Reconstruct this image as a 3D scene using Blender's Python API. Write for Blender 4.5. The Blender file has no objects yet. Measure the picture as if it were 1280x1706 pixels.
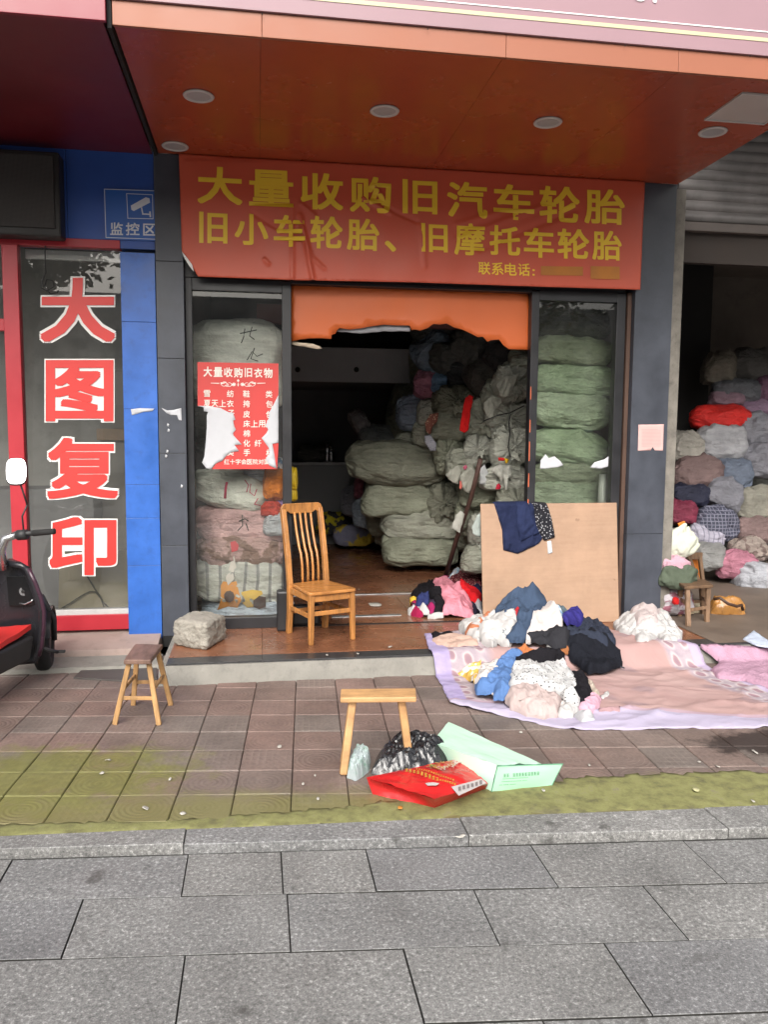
import bpy, bmesh, math, random
import numpy as np
from mathutils import Vector, Matrix, noise
from mathutils.geometry import delaunay_2d_cdt
random.seed(7)
scene = bpy.context.scene
col = scene.collection

# ------------------------------------------------------------------ camera
F, YAW, PIT, ROLL, EYE = 1330.0, math.radians(9), math.radians(5.4), .007, 1.55
FW = Vector((math.sin(YAW)*math.cos(PIT), math.cos(YAW)*math.cos(PIT), -math.sin(PIT)))
R0 = Vector((math.cos(YAW), -math.sin(YAW), 0)); U0 = R0.cross(FW)
RR = math.cos(ROLL)*R0 + math.sin(ROLL)*U0
UU = -math.sin(ROLL)*R0 + math.cos(ROLL)*U0
CAM = Vector((0, 0, EYE))
cd = bpy.data.cameras.new('camera'); cam = bpy.data.objects.new('camera', cd); col.objects.link(cam)
m = Matrix((RR, UU, -FW)).transposed().to_4x4(); m.translation = CAM
cam.matrix_world = m
cd.sensor_fit = 'HORIZONTAL'; cd.sensor_width = 36; cd.lens = 36*F/1280
cd.clip_start = .05; cd.clip_end = 500
scene.camera = cam

# ------------------------------------------------------------------ sky, sun, exposure
SUN_EL, SUN_AZ = math.radians(38), math.radians(196)
w = bpy.data.worlds.new('World'); scene.world = w; w.use_nodes = True
nt = w.node_tree; bg = nt.nodes['Background']
sky = nt.nodes.new('ShaderNodeTexSky'); sky.sky_type = 'NISHITA'; sky.sun_disc = False
sky.sun_elevation = SUN_EL; sky.sun_rotation = SUN_AZ; sky.dust_density = 6; sky.air_density = 1.6; sky.ozone_density = .6
hsv = nt.nodes.new('ShaderNodeHueSaturation'); hsv.inputs['Saturation'].default_value = .3
nt.links.new(sky.outputs[0], hsv.inputs['Color']); nt.links.new(hsv.outputs[0], bg.inputs[0])
bg.inputs[1].default_value = .15
sl = bpy.data.lights.new('sun', 'SUN'); sl.energy = 1.45; sl.angle = math.radians(40); sl.color = (1, .97, .93)
so = bpy.data.objects.new('sun', sl); col.objects.link(so)
sd = Vector((math.sin(SUN_AZ)*math.cos(SUN_EL), math.cos(SUN_AZ)*math.cos(SUN_EL), math.sin(SUN_EL)))
so.rotation_euler = sd.to_track_quat('Z', 'Y').to_euler(); so.location = (0, -5, 12)
scene.view_settings.view_transform = 'Standard'; scene.view_settings.look = 'None'
scene.view_settings.exposure = .84
scene.cycles.max_bounces = 8; scene.cycles.transparent_max_bounces = 12
scene.cycles.use_denoising = True

# ------------------------------------------------------------------ measuring helpers
def ray(px, py): return FW + RR*((px-640)/F) - UU*((py-853)/F)
def onz(px, py, z=0.0):
    d = ray(px, py); return CAM + d*((z-EYE)/d.z)
def ony(px, py, y):
    d = ray(px, py); return CAM + d*(y/d.y)
def srgb(*c):
    return tuple(((v/255)/12.92 if v/255 <= .04045 else ((v/255+.055)/1.055)**2.4) for v in c)

# ------------------------------------------------------------------ materials
MC = {}
class N:
    def __init__(s, name):
        s.m = bpy.data.materials.new(name); s.m.use_nodes = True; s.t = s.m.node_tree
        s.b = s.t.nodes['Principled BSDF']; s.tc = s.t.nodes.new('ShaderNodeTexCoord')
    def n(s, kind, **kw):
        x = s.t.nodes.new('ShaderNode'+kind)
        for k, v in kw.items():
            if k in x.inputs: x.inputs[k].default_value = v
            else: setattr(x, k, v)
        return x
    def l(s, a, b): s.t.links.new(a, b)
    def coord(s, which='Object', scale=(1, 1, 1), rot=(0, 0, 0)):
        mp = s.n('Mapping'); mp.inputs['Scale'].default_value = scale; mp.inputs['Rotation'].default_value = rot
        s.l(s.tc.outputs[which], mp.inputs[0]); return mp.outputs[0]
    def noise(s, vec, scale, detail=3, rough=.55):
        x = s.n('TexNoise'); x.inputs['Scale'].default_value = scale; x.inputs['Detail'].default_value = detail
        x.inputs['Roughness'].default_value = rough; s.l(vec, x.inputs['Vector']); return x.outputs[0]
    def ramp(s, fac, stops, interp='LINEAR'):
        x = s.n('ValToRGB'); x.color_ramp.interpolation = interp; e = x.color_ramp.elements
        while len(e) < len(stops): e.new(.5)
        for k, (p, c) in enumerate(stops):
            e[k].position = p; e[k].color = (*c, 1) if len(c) == 3 else c
        s.l(fac, x.inputs[0]); return x.outputs[0]
    def mix(s, fac, a, b, mode='MIX'):
        x = s.n('Mix', data_type='RGBA', blend_type=mode)
        for sock, v in ((x.inputs[0], fac), (x.inputs[6], a), (x.inputs[7], b)):
            if isinstance(v, (int, float)): sock.default_value = v
            elif isinstance(v, tuple): sock.default_value = (*v, 1) if len(v) == 3 else v
            else: s.l(v, sock)
        return x.outputs[2]
    def math(s, op, a, b=0.0, c=None):
        x = s.n('Math', operation=op)
        for k, v in enumerate((a, b) if c is None else (a, b, c)):
            if isinstance(v, (int, float)): x.inputs[k].default_value = v
            else: s.l(v, x.inputs[k])
        return x.outputs[0]
    def bump(s, h, strength=.3, dist=.01):
        x = s.n('Bump'); x.inputs['Strength'].default_value = strength; x.inputs['Distance'].default_value = dist
        s.l(h, x.inputs['Height'])
        if s.b.inputs['Normal'].is_linked: s.l(s.b.inputs['Normal'].links[0].from_socket, x.inputs['Normal'])
        s.l(x.outputs[0], s.b.inputs['Normal'])
    def set(s, **kw):
        for k, v in kw.items():
            k = k.replace('_', ' ')
            if isinstance(v, tuple): s.b.inputs[k].default_value = (*v, 1)
            elif isinstance(v, (int, float)): s.b.inputs[k].default_value = v
            else: s.l(v, s.b.inputs[k])
        return s
def g(v): return (v, v, v)
def M(name, c, rough=.6, var=.18, scale=6, bump=.15, bs=60, metal=0, spec=.5, dirt=0, bdist=.004, stretch=(1, 1, 1), chips=None):
    """general worn surface: base colour with blotches, roughness variation, fine bump and optional grime"""
    if name in MC: return MC[name]
    q = N(name); v = q.coord(scale=stretch)
    a = q.noise(v, scale, 5); f = q.ramp(a, [(.25, g(1-var)), (.75, g(1+var*.6))])
    cc = q.mix(1.0, c, f, 'MULTIPLY')
    if dirt:
        d = q.noise(v, scale*2.7, 8, .7); cc = q.mix(q.ramp(d, [(.52, g(0)), (.75, g(dirt))]), cc, tuple(x*.35+.01 for x in c))
    if chips:
        k = q.noise(q.coord(scale=(1, 1, chips[3])), chips[0], 6, .75); cc = q.mix(q.ramp(k, [(chips[1], g(0)), (chips[1]+.03, g(.8))]), cc, chips[2])
    q.set(Base_Color=cc, Metallic=metal, Specular_IOR_Level=spec)
    q.set(Roughness=q.ramp(a, [(.2, g(max(.05, rough-.12))), (.8, g(min(1, rough+.12)))]))
    if bump: q.bump(q.noise(v, bs, 4), bump, bdist)
    MC[name] = q.m; return q.m
def cloth_mat(c, pattern=None, c2=(0, 0, 0), scale=30, rough=.9, name='cloth'):
    key = ('cloth', c, pattern, c2, scale)
    if key in MC: return MC[key]
    q = N(name); v = q.coord()
    a = q.noise(v, 9, 5); base = q.mix(1.0, c, q.ramp(a, [(.25, g(.82)), (.75, g(1.1))]), 'MULTIPLY')
    if pattern == 'dots':
        x = q.n('TexVoronoi', feature='F1'); x.inputs['Scale'].default_value = scale; x.inputs['Randomness'].default_value = .25; q.l(v, x.inputs['Vector'])
        base = q.mix(q.ramp(x.outputs['Distance'], [(.2, g(1)), (.24, g(0))]), base, c2)
    elif pattern == 'floral':
        x = q.n('TexVoronoi', feature='F1'); x.inputs['Scale'].default_value = scale; q.l(v, x.inputs['Vector'])
        base = q.mix(q.ramp(x.outputs['Distance'], [(.22, g(1)), (.34, g(0))]), base, c2)
    elif pattern == 'blotch':
        base = q.mix(q.ramp(q.noise(v, scale, 3), [(.5, g(0)), (.56, g(1))]), base, c2)
    elif pattern in ('stripe', 'plaid'):
        x = q.n('TexWave', bands_direction='DIAGONAL' if pattern == 'stripe' else 'X'); x.inputs['Scale'].default_value = scale; x.inputs['Distortion'].default_value = 1.0
        x.inputs['Detail Scale'].default_value = .6; q.l(v, x.inputs['Vector'])
        base = q.mix(q.ramp(x.outputs[1], [(.8, g(0)), (.9, g(1))]), base, c2)
        if pattern == 'plaid':
            y = q.n('TexWave', bands_direction='Z'); y.inputs['Scale'].default_value = scale; q.l(v, y.inputs['Vector'])
            base = q.mix(q.ramp(y.outputs[1], [(.8, g(0)), (.9, g(1))]), base, c2)
    q.set(Base_Color=base, Roughness=rough, Specular_IOR_Level=.08)
    q.bump(q.noise(q.coord(scale=(1, 1, .5)), 34, 5, .62), .7, .018); q.bump(q.noise(v, 400, 2), .25, .002)
    MC[key] = q.m; return q.m
FOLD = [.05]
def sack_mat(c, pattern=None, c2=(0, 0, 0), scale=10, sheen=.35):
    """woven plastic sack: faint weave, long crease shading from bump, slightly shiny"""
    key = ('sack', c, pattern, c2, scale, FOLD[0])
    if key in MC: return MC[key]
    q = N('woven_sack'); v = q.coord()
    a = q.noise(v, 5, 6); base = q.mix(1.0, c, q.ramp(a, [(.25, g(.72)), (.75, g(1.15))]), 'MULTIPLY')
    b = q.noise(q.coord(scale=(1, 1, 5)), 7, 4); base = q.mix(.35, base, q.mix(1.0, base, q.ramp(b, [(.35, g(.6)), (.7, g(1.25))]), 'MULTIPLY'))
    if pattern == 'stripe':
        x = q.n('TexWave', bands_direction='X'); x.inputs['Scale'].default_value = scale; x.inputs['Distortion'].default_value = 3.5; x.inputs['Detail Scale'].default_value = .5; q.l(v, x.inputs['Vector'])
        base = q.mix(q.ramp(x.outputs[1], [(.82, g(0)), (.92, g(1))]), base, c2)
    elif pattern == 'band':
        x = q.n('SeparateXYZ'); q.l(v, x.inputs[0]); d = q.math('ABSOLUTE', q.math('SUBTRACT', x.outputs[2], q.math('MULTIPLY', q.noise(v, 4, 1), .03)))
        base = q.mix(q.ramp(d, [(.006, g(.7)), (.012, g(0))]), base, c2)
    elif pattern == 'blotch':
        base = q.mix(q.ramp(q.noise(v, scale, 3), [(.5, g(0)), (.56, g(1))]), base, c2)
    elif pattern == 'plaid':
        for ax in ('X', 'Z'):
            x = q.n('TexWave', bands_direction=ax); x.inputs['Scale'].default_value = scale; q.l(v, x.inputs['Vector'])
            base = q.mix(q.ramp(x.outputs[1], [(.85, g(0)), (.92, g(1))]), base, c2)
    q.set(Base_Color=base, Roughness=.55, Specular_IOR_Level=sheen)
    uvc = q.coord('UV', (2.2, 13, 1)); uv2 = q.coord('UV', (4, 50, 1)); q.bump(q.noise(uvc, 1, 3, .5), 1.0, FOLD[0]*1.6); q.bump(q.noise(uv2, 1, 2, .5), .5, FOLD[0]*.2)
    q.bump(q.noise(q.coord(scale=(1, 1, 1.6)), 11, 6, .62), .85, .05); q.bump(q.noise(v, 260, 2), .2, .002)
    MC[key] = q.m; return q.m

def glass_mat(f0=.01, f1=.07):
    q = N('window_glass'); t = q.t
    fr = q.n('Fresnel'); fr.inputs['IOR'].default_value = 1.5
    tr = q.n('BsdfTransparent'); tr.inputs[0].default_value = (.92, .93, .91, 1)
    gl = q.n('BsdfGlossy'); gl.inputs['Roughness'].default_value = .01; gl.inputs[0].default_value = (1, 1, 1, 1)
    df = q.n('BsdfDiffuse'); df.inputs[0].default_value = (.5, .5, .48, 1)
    v = q.coord(); film = q.ramp(q.noise(v, 3, 7, .7), [(.4, g(f0)), (.8, g(f1))])
    m1 = q.n('MixShader'); q.l(film, m1.inputs[0]); q.l(tr.outputs[0], m1.inputs[1]); q.l(df.outputs[0], m1.inputs[2])
    m2 = q.n('MixShader'); q.l(q.math('MULTIPLY', fr.outputs[0], 1.25), m2.inputs[0]); q.l(m1.outputs[0], m2.inputs[1]); q.l(gl.outputs[0], m2.inputs[2])
    out = [x for x in t.nodes if x.type == 'OUTPUT_MATERIAL'][0]; q.l(m2.outputs[0], out.inputs[0])
    t.nodes.remove(q.b)
    return q.m

# ------------------------------------------------------------------ object helpers
ORG = {}
def tag(o, label=None, cat=None, group=None, kind=None):
    if label: o['label'] = label
    if cat: o['category'] = cat
    if group: o['group'] = group
    if kind: o['kind'] = kind
    return o
def thing(name, label, cat, loc, group=None):
    o = bpy.data.objects.new(name, None); col.objects.link(o); o.location = loc; o.empty_display_size = .1
    ORG[o.name] = Vector(loc); return tag(o, label, cat, group)
def mesh(name, verts, faces, mat, parent=None, smooth=False, uvs=None, mats=None, fmat=None):
    V = np.array([tuple(v) for v in verts], float)
    if parent is not None: org = ORG[parent.name]
    else: org = Vector(((V[:, 0].min()+V[:, 0].max())/2, (V[:, 1].min()+V[:, 1].max())/2, V[:, 2].min()))
    me = bpy.data.meshes.new(name); me.from_pydata([tuple(p) for p in V-np.array(org)], [], [tuple(f) for f in faces])
    for mm in (mats or [mat]): me.materials.append(mm)
    if fmat is not None: me.polygons.foreach_set('material_index', fmat)
    if smooth: me.polygons.foreach_set('use_smooth', [True]*len(me.polygons))
    if uvs is not None:
        uv = me.uv_layers.new(name='UVMap')
        for lp in me.loops: uv.data[lp.index].uv = uvs[lp.vertex_index]
    me.update()
    o = bpy.data.objects.new(name, me); col.objects.link(o); ORG[o.name] = Vector(org)
    if parent is not None: o.parent = parent
    else: o.location = org
    return o
class MB:
    def __init__(s): s.v = []; s.f = []
    def add(s, vs, fs):
        k = len(s.v); s.v += [Vector(x) for x in vs]; s.f += [tuple(i+k for i in f) for f in fs]; return s
    def hexa(s, p):  # 8 corners: bottom ring then top ring
        return s.add(p, [(3, 2, 1, 0), (4, 5, 6, 7), (0, 1, 5, 4), (1, 2, 6, 5), (2, 3, 7, 6), (3, 0, 4, 7)])
    def box(s, x0, x1, y0, y1, z0, z1):
        return s.hexa([(x0, y0, z0), (x1, y0, z0), (x1, y1, z0), (x0, y1, z0), (x0, y0, z1), (x1, y0, z1), (x1, y1, z1), (x0, y1, z1)])
    def beam(s, p0, p1, a, b, side=None, taper=1.0):
        p0, p1 = Vector(p0), Vector(p1); d = (p1-p0).normalized()
        sd_ = Vector(side) if side else (Vector((1, 0, 0)) if abs(d.x) < .8 else Vector((0, 1, 0)))
        u = (sd_-d*sd_.dot(d)).normalized(); v = d.cross(u)
        q = [(-1, -1), (1, -1), (1, 1), (-1, 1)]
        return s.hexa([p0+u*i*a/2*taper+v*j*b/2*taper for i, j in q]+[p1+u*i*a/2+v*j*b/2 for i, j in q])
    def tube(s, pts, r, n=10, cap=True):
        pts = [Vector(p) for p in pts]; rings = []; u = None
        for i, p in enumerate(pts):
            d = (pts[min(i+1, len(pts)-1)]-pts[max(i-1, 0)]).normalized()
            if u is None: u = d.orthogonal().normalized()
            u = (u-d*u.dot(d)).normalized(); v = d.cross(u); rr = r[i] if isinstance(r, (list, tuple)) else r
            rings.append([p+u*math.cos(2*math.pi*k/n)*rr+v*math.sin(2*math.pi*k/n)*rr for k in range(n)])
        fs = [(i*n+k, i*n+(k+1) % n, (i+1)*n+(k+1) % n, (i+1)*n+k) for i in range(len(pts)-1) for k in range(n)]
        if cap: fs += [tuple(range(n))[::-1], tuple((len(pts)-1)*n+k for k in range(n))]
        return s.add([x for rg in rings for x in rg], fs)
    def lathe(s, c, prof, axis=(0, 0, 1), n=24):
        c = Vector(c); ax = Vector(axis).normalized(); u = ax.orthogonal().normalized(); v = ax.cross(u)
        vs = [c+ax*h+(u*math.cos(2*math.pi*k/n)+v*math.sin(2*math.pi*k/n))*r for r, h in prof for k in range(n)]
        fs = [(i*n+k, i*n+(k+1) % n, (i+1)*n+(k+1) % n, (i+1)*n+k) for i in range(len(prof)-1) for k in range(n)]
        fs += [tuple(range(n))[::-1], tuple((len(prof)-1)*n+k for k in range(n))]
        return s.add(vs, fs)
    def poly(s, pts): return s.add(pts, [tuple(range(len(pts)))])
    def slab(s, pts, d):  # polygon thickened along d
        n = len(pts); d = Vector(d); pts = [Vector(p) for p in pts]
        return s.add(pts+[p+d for p in pts], [tuple(range(n)), tuple(range(2*n-1, n-1, -1))]+[(i, i+n, (i+1) % n+n, (i+1) % n) for i in range(n)])
    def build(s, name, mat, parent=None, bevel=0, smooth=False, seg=2):
        o = mesh(name, s.v, s.f, mat, parent, smooth)
        bm = bmesh.new(); bm.from_mesh(o.data); bmesh.ops.recalc_face_normals(bm, faces=bm.faces); bm.to_mesh(o.data); bm.free()
        if bevel:
            b = o.modifiers.new('bevel', 'BEVEL'); b.width = bevel; b.segments = seg; b.limit_method = 'ANGLE'; b.angle_limit = math.radians(35)
        return o
def fbm(p, o=3): return noise.fractal(p, 1.0, 2.0, o)

# cloth-like sheets: a polygon in (u, v), filled with a fine grid, laid out by place(u, v, h)
def refine(poly, step, jitter=0.0, seed=0):
    out = []; rnd = random.Random(seed)
    for i, p in enumerate(poly):
        a, b = Vector(p[:2]), Vector(poly[(i+1) % len(poly)][:2]); n = max(1, int((b-a).length/step))
        for k in range(n):
            q = a.lerp(b, k/n)
            if jitter: q += Vector((noise.noise(Vector((q.x*25, q.y*25, seed))), noise.noise(Vector((q.x*25, q.y*25, seed+50)))))*jitter
            out.append(q)
    return out
def inside(poly, X, Y):
    r = np.zeros(X.shape, bool); n = len(poly)
    for i in range(n):
        x0, y0 = poly[i]; x1, y1 = poly[(i+1) % n]
        if y0 == y1: continue
        c = ((y0 > Y) != (y1 > Y)) & (X < (x1-x0)*(Y-y0)/(y1-y0)+x0); r ^= c
    return r
def edge_dist(poly, X, Y):
    D = np.full(X.shape, 1e9); n = len(poly)
    for i in range(n):
        ax, ay = poly[i]; bx, by = poly[(i+1) % n]; dx, dy = bx-ax, by-ay; L = dx*dx+dy*dy+1e-12
        t = np.clip(((X-ax)*dx+(Y-ay)*dy)/L, 0, 1); D = np.minimum(D, np.hypot(X-ax-t*dx, Y-ay-t*dy))
    return D
def patch(name, poly, place, height, mat, step=.014, skirt=.012, parent=None, jitter=0.004, seed=0, uvf=None, smooth=True):
    B = refine(poly, step*1.2, jitter, seed); bp = [(p.x, p.y) for p in B]
    xs, ys = [p[0] for p in bp], [p[1] for p in bp]
    gx, gy = np.meshgrid(np.arange(min(xs), max(xs), step), np.arange(min(ys), max(ys), step))
    gx = gx.ravel().copy(); gy = gy.ravel().copy(); rg = np.random.RandomState(seed); gx += rg.uniform(-.25, .25, gx.shape)*step; gy += rg.uniform(-.25, .25, gy.shape)*step
    k = inside(bp, gx, gy); gx, gy = gx[k], gy[k]
    if len(gx): d = edge_dist(bp, gx, gy); k = d > step*.6; gx, gy = gx[k], gy[k]
    pts = B+[Vector((a, b)) for a, b in zip(gx, gy)]; nb = len(B)
    vo, eo, fo, _, _, _ = delaunay_2d_cdt(pts, [(i, (i+1) % nb) for i in range(nb)], [], 1, 1e-6)
    X = np.array([p[0] for p in vo]); Y = np.array([p[1] for p in vo]); D = edge_dist(bp, X, Y)
    V = [place(x, y, height(x, y, dd)) for x, y, dd in zip(X, Y, D)]
    fs = [tuple(f) for f in fo]; uvs = [uvf(x, y) for x, y in zip(X, Y)] if uvf else None
    if skirt:
        cnt = {}
        for f in fs:
            for i in range(len(f)):
                e = (f[i], f[(i+1) % len(f)]); cnt[tuple(sorted(e))] = cnt.get(tuple(sorted(e)), [])+[e]
        low = {}
        for e in cnt.values():
            if len(e) == 1:
                a, b = e[0]
                for i in (a, b):
                    if i not in low:
                        low[i] = len(V); V.append(place(X[i], Y[i], height(X[i], Y[i], D[i])-skirt))
                        if uvs is not None: uvs.append(uvs[i])
                fs.append((b, a, low[a], low[b]))
    return mesh(name, V, fs, mat, parent, smooth, uvs)
def folds(seed, ang=0.0, freq=9, amp=.014, aniso=.35):
    ca, sa = math.cos(ang), math.sin(ang)
    def f(x, y):
        u, v = x*ca+y*sa, -x*sa+y*ca
        wv = noise.noise(Vector((u*2.6, v*2.6, seed+7)))*.16+noise.noise(Vector((u*7, v*7, seed+3)))*.03
        r = max(0, 1-abs(noise.noise(Vector((u*freq*aniso, (v+wv)*freq, seed*1.7))))*2.2)
        s = max(0, 1-abs(noise.noise(Vector((u*freq*1.1, (v-wv)*freq*2.1, seed*2.3+9))))*2.4)
        w = noise.noise(Vector((u*freq*.5, (v+wv)*freq*.8, seed*3.1)))
        return amp*(r*r*.85+s*s*.38+w*.5)
    return f
# ------------------------------------------------------------------ setting: ground and paving
SZ, YF, YG, FL = 3.469, 5.85, 5.95, .12     # soffit height, pillar fronts, glass plane, shop floor height
asphalt = M('asphalt', (.05, .05, .05), .9, .3, 3, .4, 200)
tag(MB().box(-60, 60, -60, 60, -.2, -.08).build('ground', asphalt), None, None, None, 'structure')

def granite_mat(name, tone):
    q = N(name); v = q.coord(); isl = q.n('NewGeometry').outputs['Random Per Island']
    sp = q.noise(v, 75, 4, .8); sp2 = q.noise(v, 210, 2, .6)
    c = q.ramp(sp, [(.3, g(tone*.4)), (.46, g(tone*.9)), (.56, g(tone*1.15)), (.68, g(tone*2.4))])
    c = q.mix(.6, c, q.ramp(sp2, [(.3, g(.55)), (.7, g(1.4))]), 'MULTIPLY')
    c = q.mix(1.0, c, q.ramp(isl, [(0, (.9, .9, .92)), (.5, (.98, .98, .97)), (1, (1.04, 1.03, 1.0))]), 'MULTIPLY')
    c = q.mix(1.0, c, q.ramp(q.noise(v, 2.2, 6, .65), [(.3, g(.68)), (.65, g(1.08))]), 'MULTIPLY')
    c = q.mix(q.ramp(q.noise(v, 7, 3, .5), [(.66, g(0)), (.73, g(.6))]), c, (.035, .033, .03))
    q.set(Base_Color=c, Roughness=q.ramp(q.noise(v, 3, 4), [(.3, g(.5)), (.7, g(.8))]))
    q.bump(sp, .35, .003); return q.m
gm = granite_mat('granite', .192)
def slabset(quads, z, th=.05, inset=.0012, drop=.0015, jit=.0015, seed=1, gap=.0032):
    b = MB(); rnd = random.Random(seed)
    for p in quads:
        p = [Vector((x, y, 0)) for x, y in p]; c = sum(p, Vector())/len(p); h = z+rnd.uniform(-jit, jit); tx, ty = rnd.uniform(-.004, .004), rnd.uniform(-.004, .004)
        n = len(p); ot, it = [], []
        for q in p:
            sx_, sy_ = math.copysign(1, c.x-q.x), math.copysign(1, c.y-q.y); zz = h+(q.x-c.x)*tx+(q.y-c.y)*ty
            ot.append(Vector((q.x+sx_*gap*.6, q.y+sy_*gap, zz-drop))); it.append(Vector((q.x+sx_*(gap*.6+inset*.6), q.y+sy_*(gap+inset), zz)))
        bt = [Vector((q.x, q.y, h-th)) for q in ot]
        fs = [tuple(range(2*n, 3*n))]
        for i in range(n):
            j = (i+1) % n; fs += [(i, j, n+j, n+i), (n+i, n+j, 2*n+j, 2*n+i)]
        b.add(bt+ot+it, fs)
    return b
rows = [(2.925, -.09), (2.642, -.103), (2.327, -.1), (2.005, -.098)]+[(2.005-.32*k, -.096) for k in range(1, 16)]
offs = [-.27, .088, -.228, .11, -.3, .05, -.2, .2, -.1, .0, .3, .1, -.2, .15, -.05, .2, 0, .1, .2]
quads = []
for k in range(len(rows)-1):
    (a0, s0), (a1, s1) = rows[k], rows[k+1]; xs = [offs[k]+.64*i for i in range(-9, 12)]
    if k == 0: xs = [-2.8, -2.2, -1.56, -.91, -.27, .075, .395, 1.032, 1.636, 2.25, 2.9, 3.5, 4.1, 4.8]
    if k == 1: xs = [-3.1, -2.5, -1.9, -1.25, -.597, .088, .732, 1.33, 1.95, 2.6, 3.2, 3.8, 4.4]
    if k == 2: xs = [-3, -2.3, -1.6, -.9, -.229, .431, 1.056, 1.66, 2.3, 2.95, 3.6, 4.2]
    for xa, xb in zip(xs, xs[1:]):
        quads.append([(xa, a1+s1*xa), (xb, a1+s1*xb), (xb, a0+s0*xb), (xa, a0+s0*xa)])
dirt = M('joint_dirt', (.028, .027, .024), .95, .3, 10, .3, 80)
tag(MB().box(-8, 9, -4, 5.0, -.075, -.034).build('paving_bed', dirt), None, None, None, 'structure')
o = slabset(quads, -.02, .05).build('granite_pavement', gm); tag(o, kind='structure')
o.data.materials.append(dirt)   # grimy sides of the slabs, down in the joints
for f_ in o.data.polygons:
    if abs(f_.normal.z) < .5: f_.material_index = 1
kx = [-3.2, -2.3, -1.35, -.29, .8, 1.84, 2.9, 4.0, 5.0]
kq = [[(a, 2.95-.088*a), (b, 2.95-.088*b), (b, 3.085-.06*b), (a, 3.085-.06*a)] for a, b in zip(kx, kx[1:])]
tag(slabset(kq, .008, .07, .003, .003).build('kerb', granite_mat('kerb_granite', .205)), None, None, None, 'structure')

# red-brown paving tiles with an embossed pattern, moss-stained on the left and along the kerb
q = N('paving_tile'); v = q.coord(); isl = q.n('NewGeometry').outputs['Random Per Island']
uvn = q.n('UVMap'); sx = q.n('SeparateXYZ'); q.l(uvn.outputs[0], sx.inputs[0]); u_, v_ = sx.outputs[0], sx.outputs[1]
du = q.math('SUBTRACT', u_, .5); dv = q.math('SUBTRACT', v_, .5)
rad = q.math('SQRT', q.math('ADD', q.math('MULTIPLY', du, du), q.math('MULTIPLY', dv, dv)))
ring = q.math('SINE', q.math('MULTIPLY', rad, 62)); lines = q.math('SINE', q.math('MULTIPLY', u_, 44)); lines2 = q.math('SINE', q.math('MULTIPLY', v_, 31))
grid = q.math('MAXIMUM', lines, lines2)
sel = q.math('GREATER_THAN', isl, .5)
x = q.n('Mix', data_type='FLOAT'); q.l(sel, x.inputs[0]); q.l(ring, x.inputs[2]); q.l(grid, x.inputs[3]); pat = x.outputs[0]
c = q.ramp(isl, [(0, (.16, .122, .105)), (.3, (.195, .132, .112)), (.55, (.165, .136, .12)), (.8, (.205, .134, .114)), (1, (.168, .135, .118))])
c = q.mix(1.0, c, q.ramp(q.noise(v, 2.5, 7, .65), [(.3, g(.62)), (.68, g(1.15))]), 'MULTIPLY')
c = q.mix(1.0, c, q.ramp(q.noise(v, 60, 3, .7), [(.3, g(.8)), (.7, g(1.15))]), 'MULTIPLY')
c = q.mix(q.math('MULTIPLY', q.ramp(pat, [(.72, g(0)), (.95, g(1))]), q.ramp(q.noise(v, 4, 3), [(.45, g(.0)), (.7, g(.4))])), c, q.mix(.5, c, (.4, .34, .3)))
geo = q.n('NewGeometry'); sp = q.n('SeparateXYZ'); q.l(geo.outputs['Position'], sp.inputs[0]); X_, Y_ = sp.outputs[0], sp.outputs[1]
def blob(cx, cy, rx, ry):
    a = q.math('DIVIDE', q.math('SUBTRACT', X_, cx), rx); b = q.math('DIVIDE', q.math('SUBTRACT', Y_, cy), ry)
    d = q.math('ADD', q.math('MULTIPLY', a, a), q.math('MULTIPLY', b, b))
    return q.math('ADD', d, q.math('MULTIPLY', q.math('SUBTRACT', q.noise(geo.outputs['Position'], 6, 7, .75), .5), 3.0))
ms = q.ramp(blob(-.95, 3.68, .75, .42), [(.3, g(.9)), (1.0, g(0))])
c = q.mix(ms, c, q.mix(q.noise(v, 25, 4), (.085, .085, .025), (.21, .205, .06)))
kerbside = q.math('SUBTRACT', q.math('ADD', Y_, q.math('MULTIPLY', X_, .08)), 3.27)
ms2 = q.ramp(q.math('ADD', kerbside, q.math('MULTIPLY', q.math('SUBTRACT', q.noise(geo.outputs['Position'], 7, 5, .7), .5), .35)), [(.02, g(.7)), (.2, g(0))])
c = q.mix(ms2, c, (.17, .165, .05))
stain = q.ramp(blob(2.75, 3.62, .6, .22), [(.5, g(.9)), (1.05, g(0))]); c = q.mix(stain, c, (.022, .014, .012))
q.set(Base_Color=c, Roughness=q.ramp(q.noise(v, 3.5, 5), [(.3, g(.45)), (.65, g(.85))]))
q.bump(q.math('MULTIPLY', pat, q.ramp(q.noise(v, 3, 4), [(.35, g(.15)), (.65, g(1))])), .28, .003); q.bump(q.noise(v, 90, 4, .7), .35, .003)
tile_m = q.m
def tile_xy(i, j):
    x0 = -.075+.247*i; y = 3.385+.247*j-.12*x0; return (x0+.06*(y-4), y)
b = MB(); uvs = []; rnd = random.Random(3)
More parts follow.
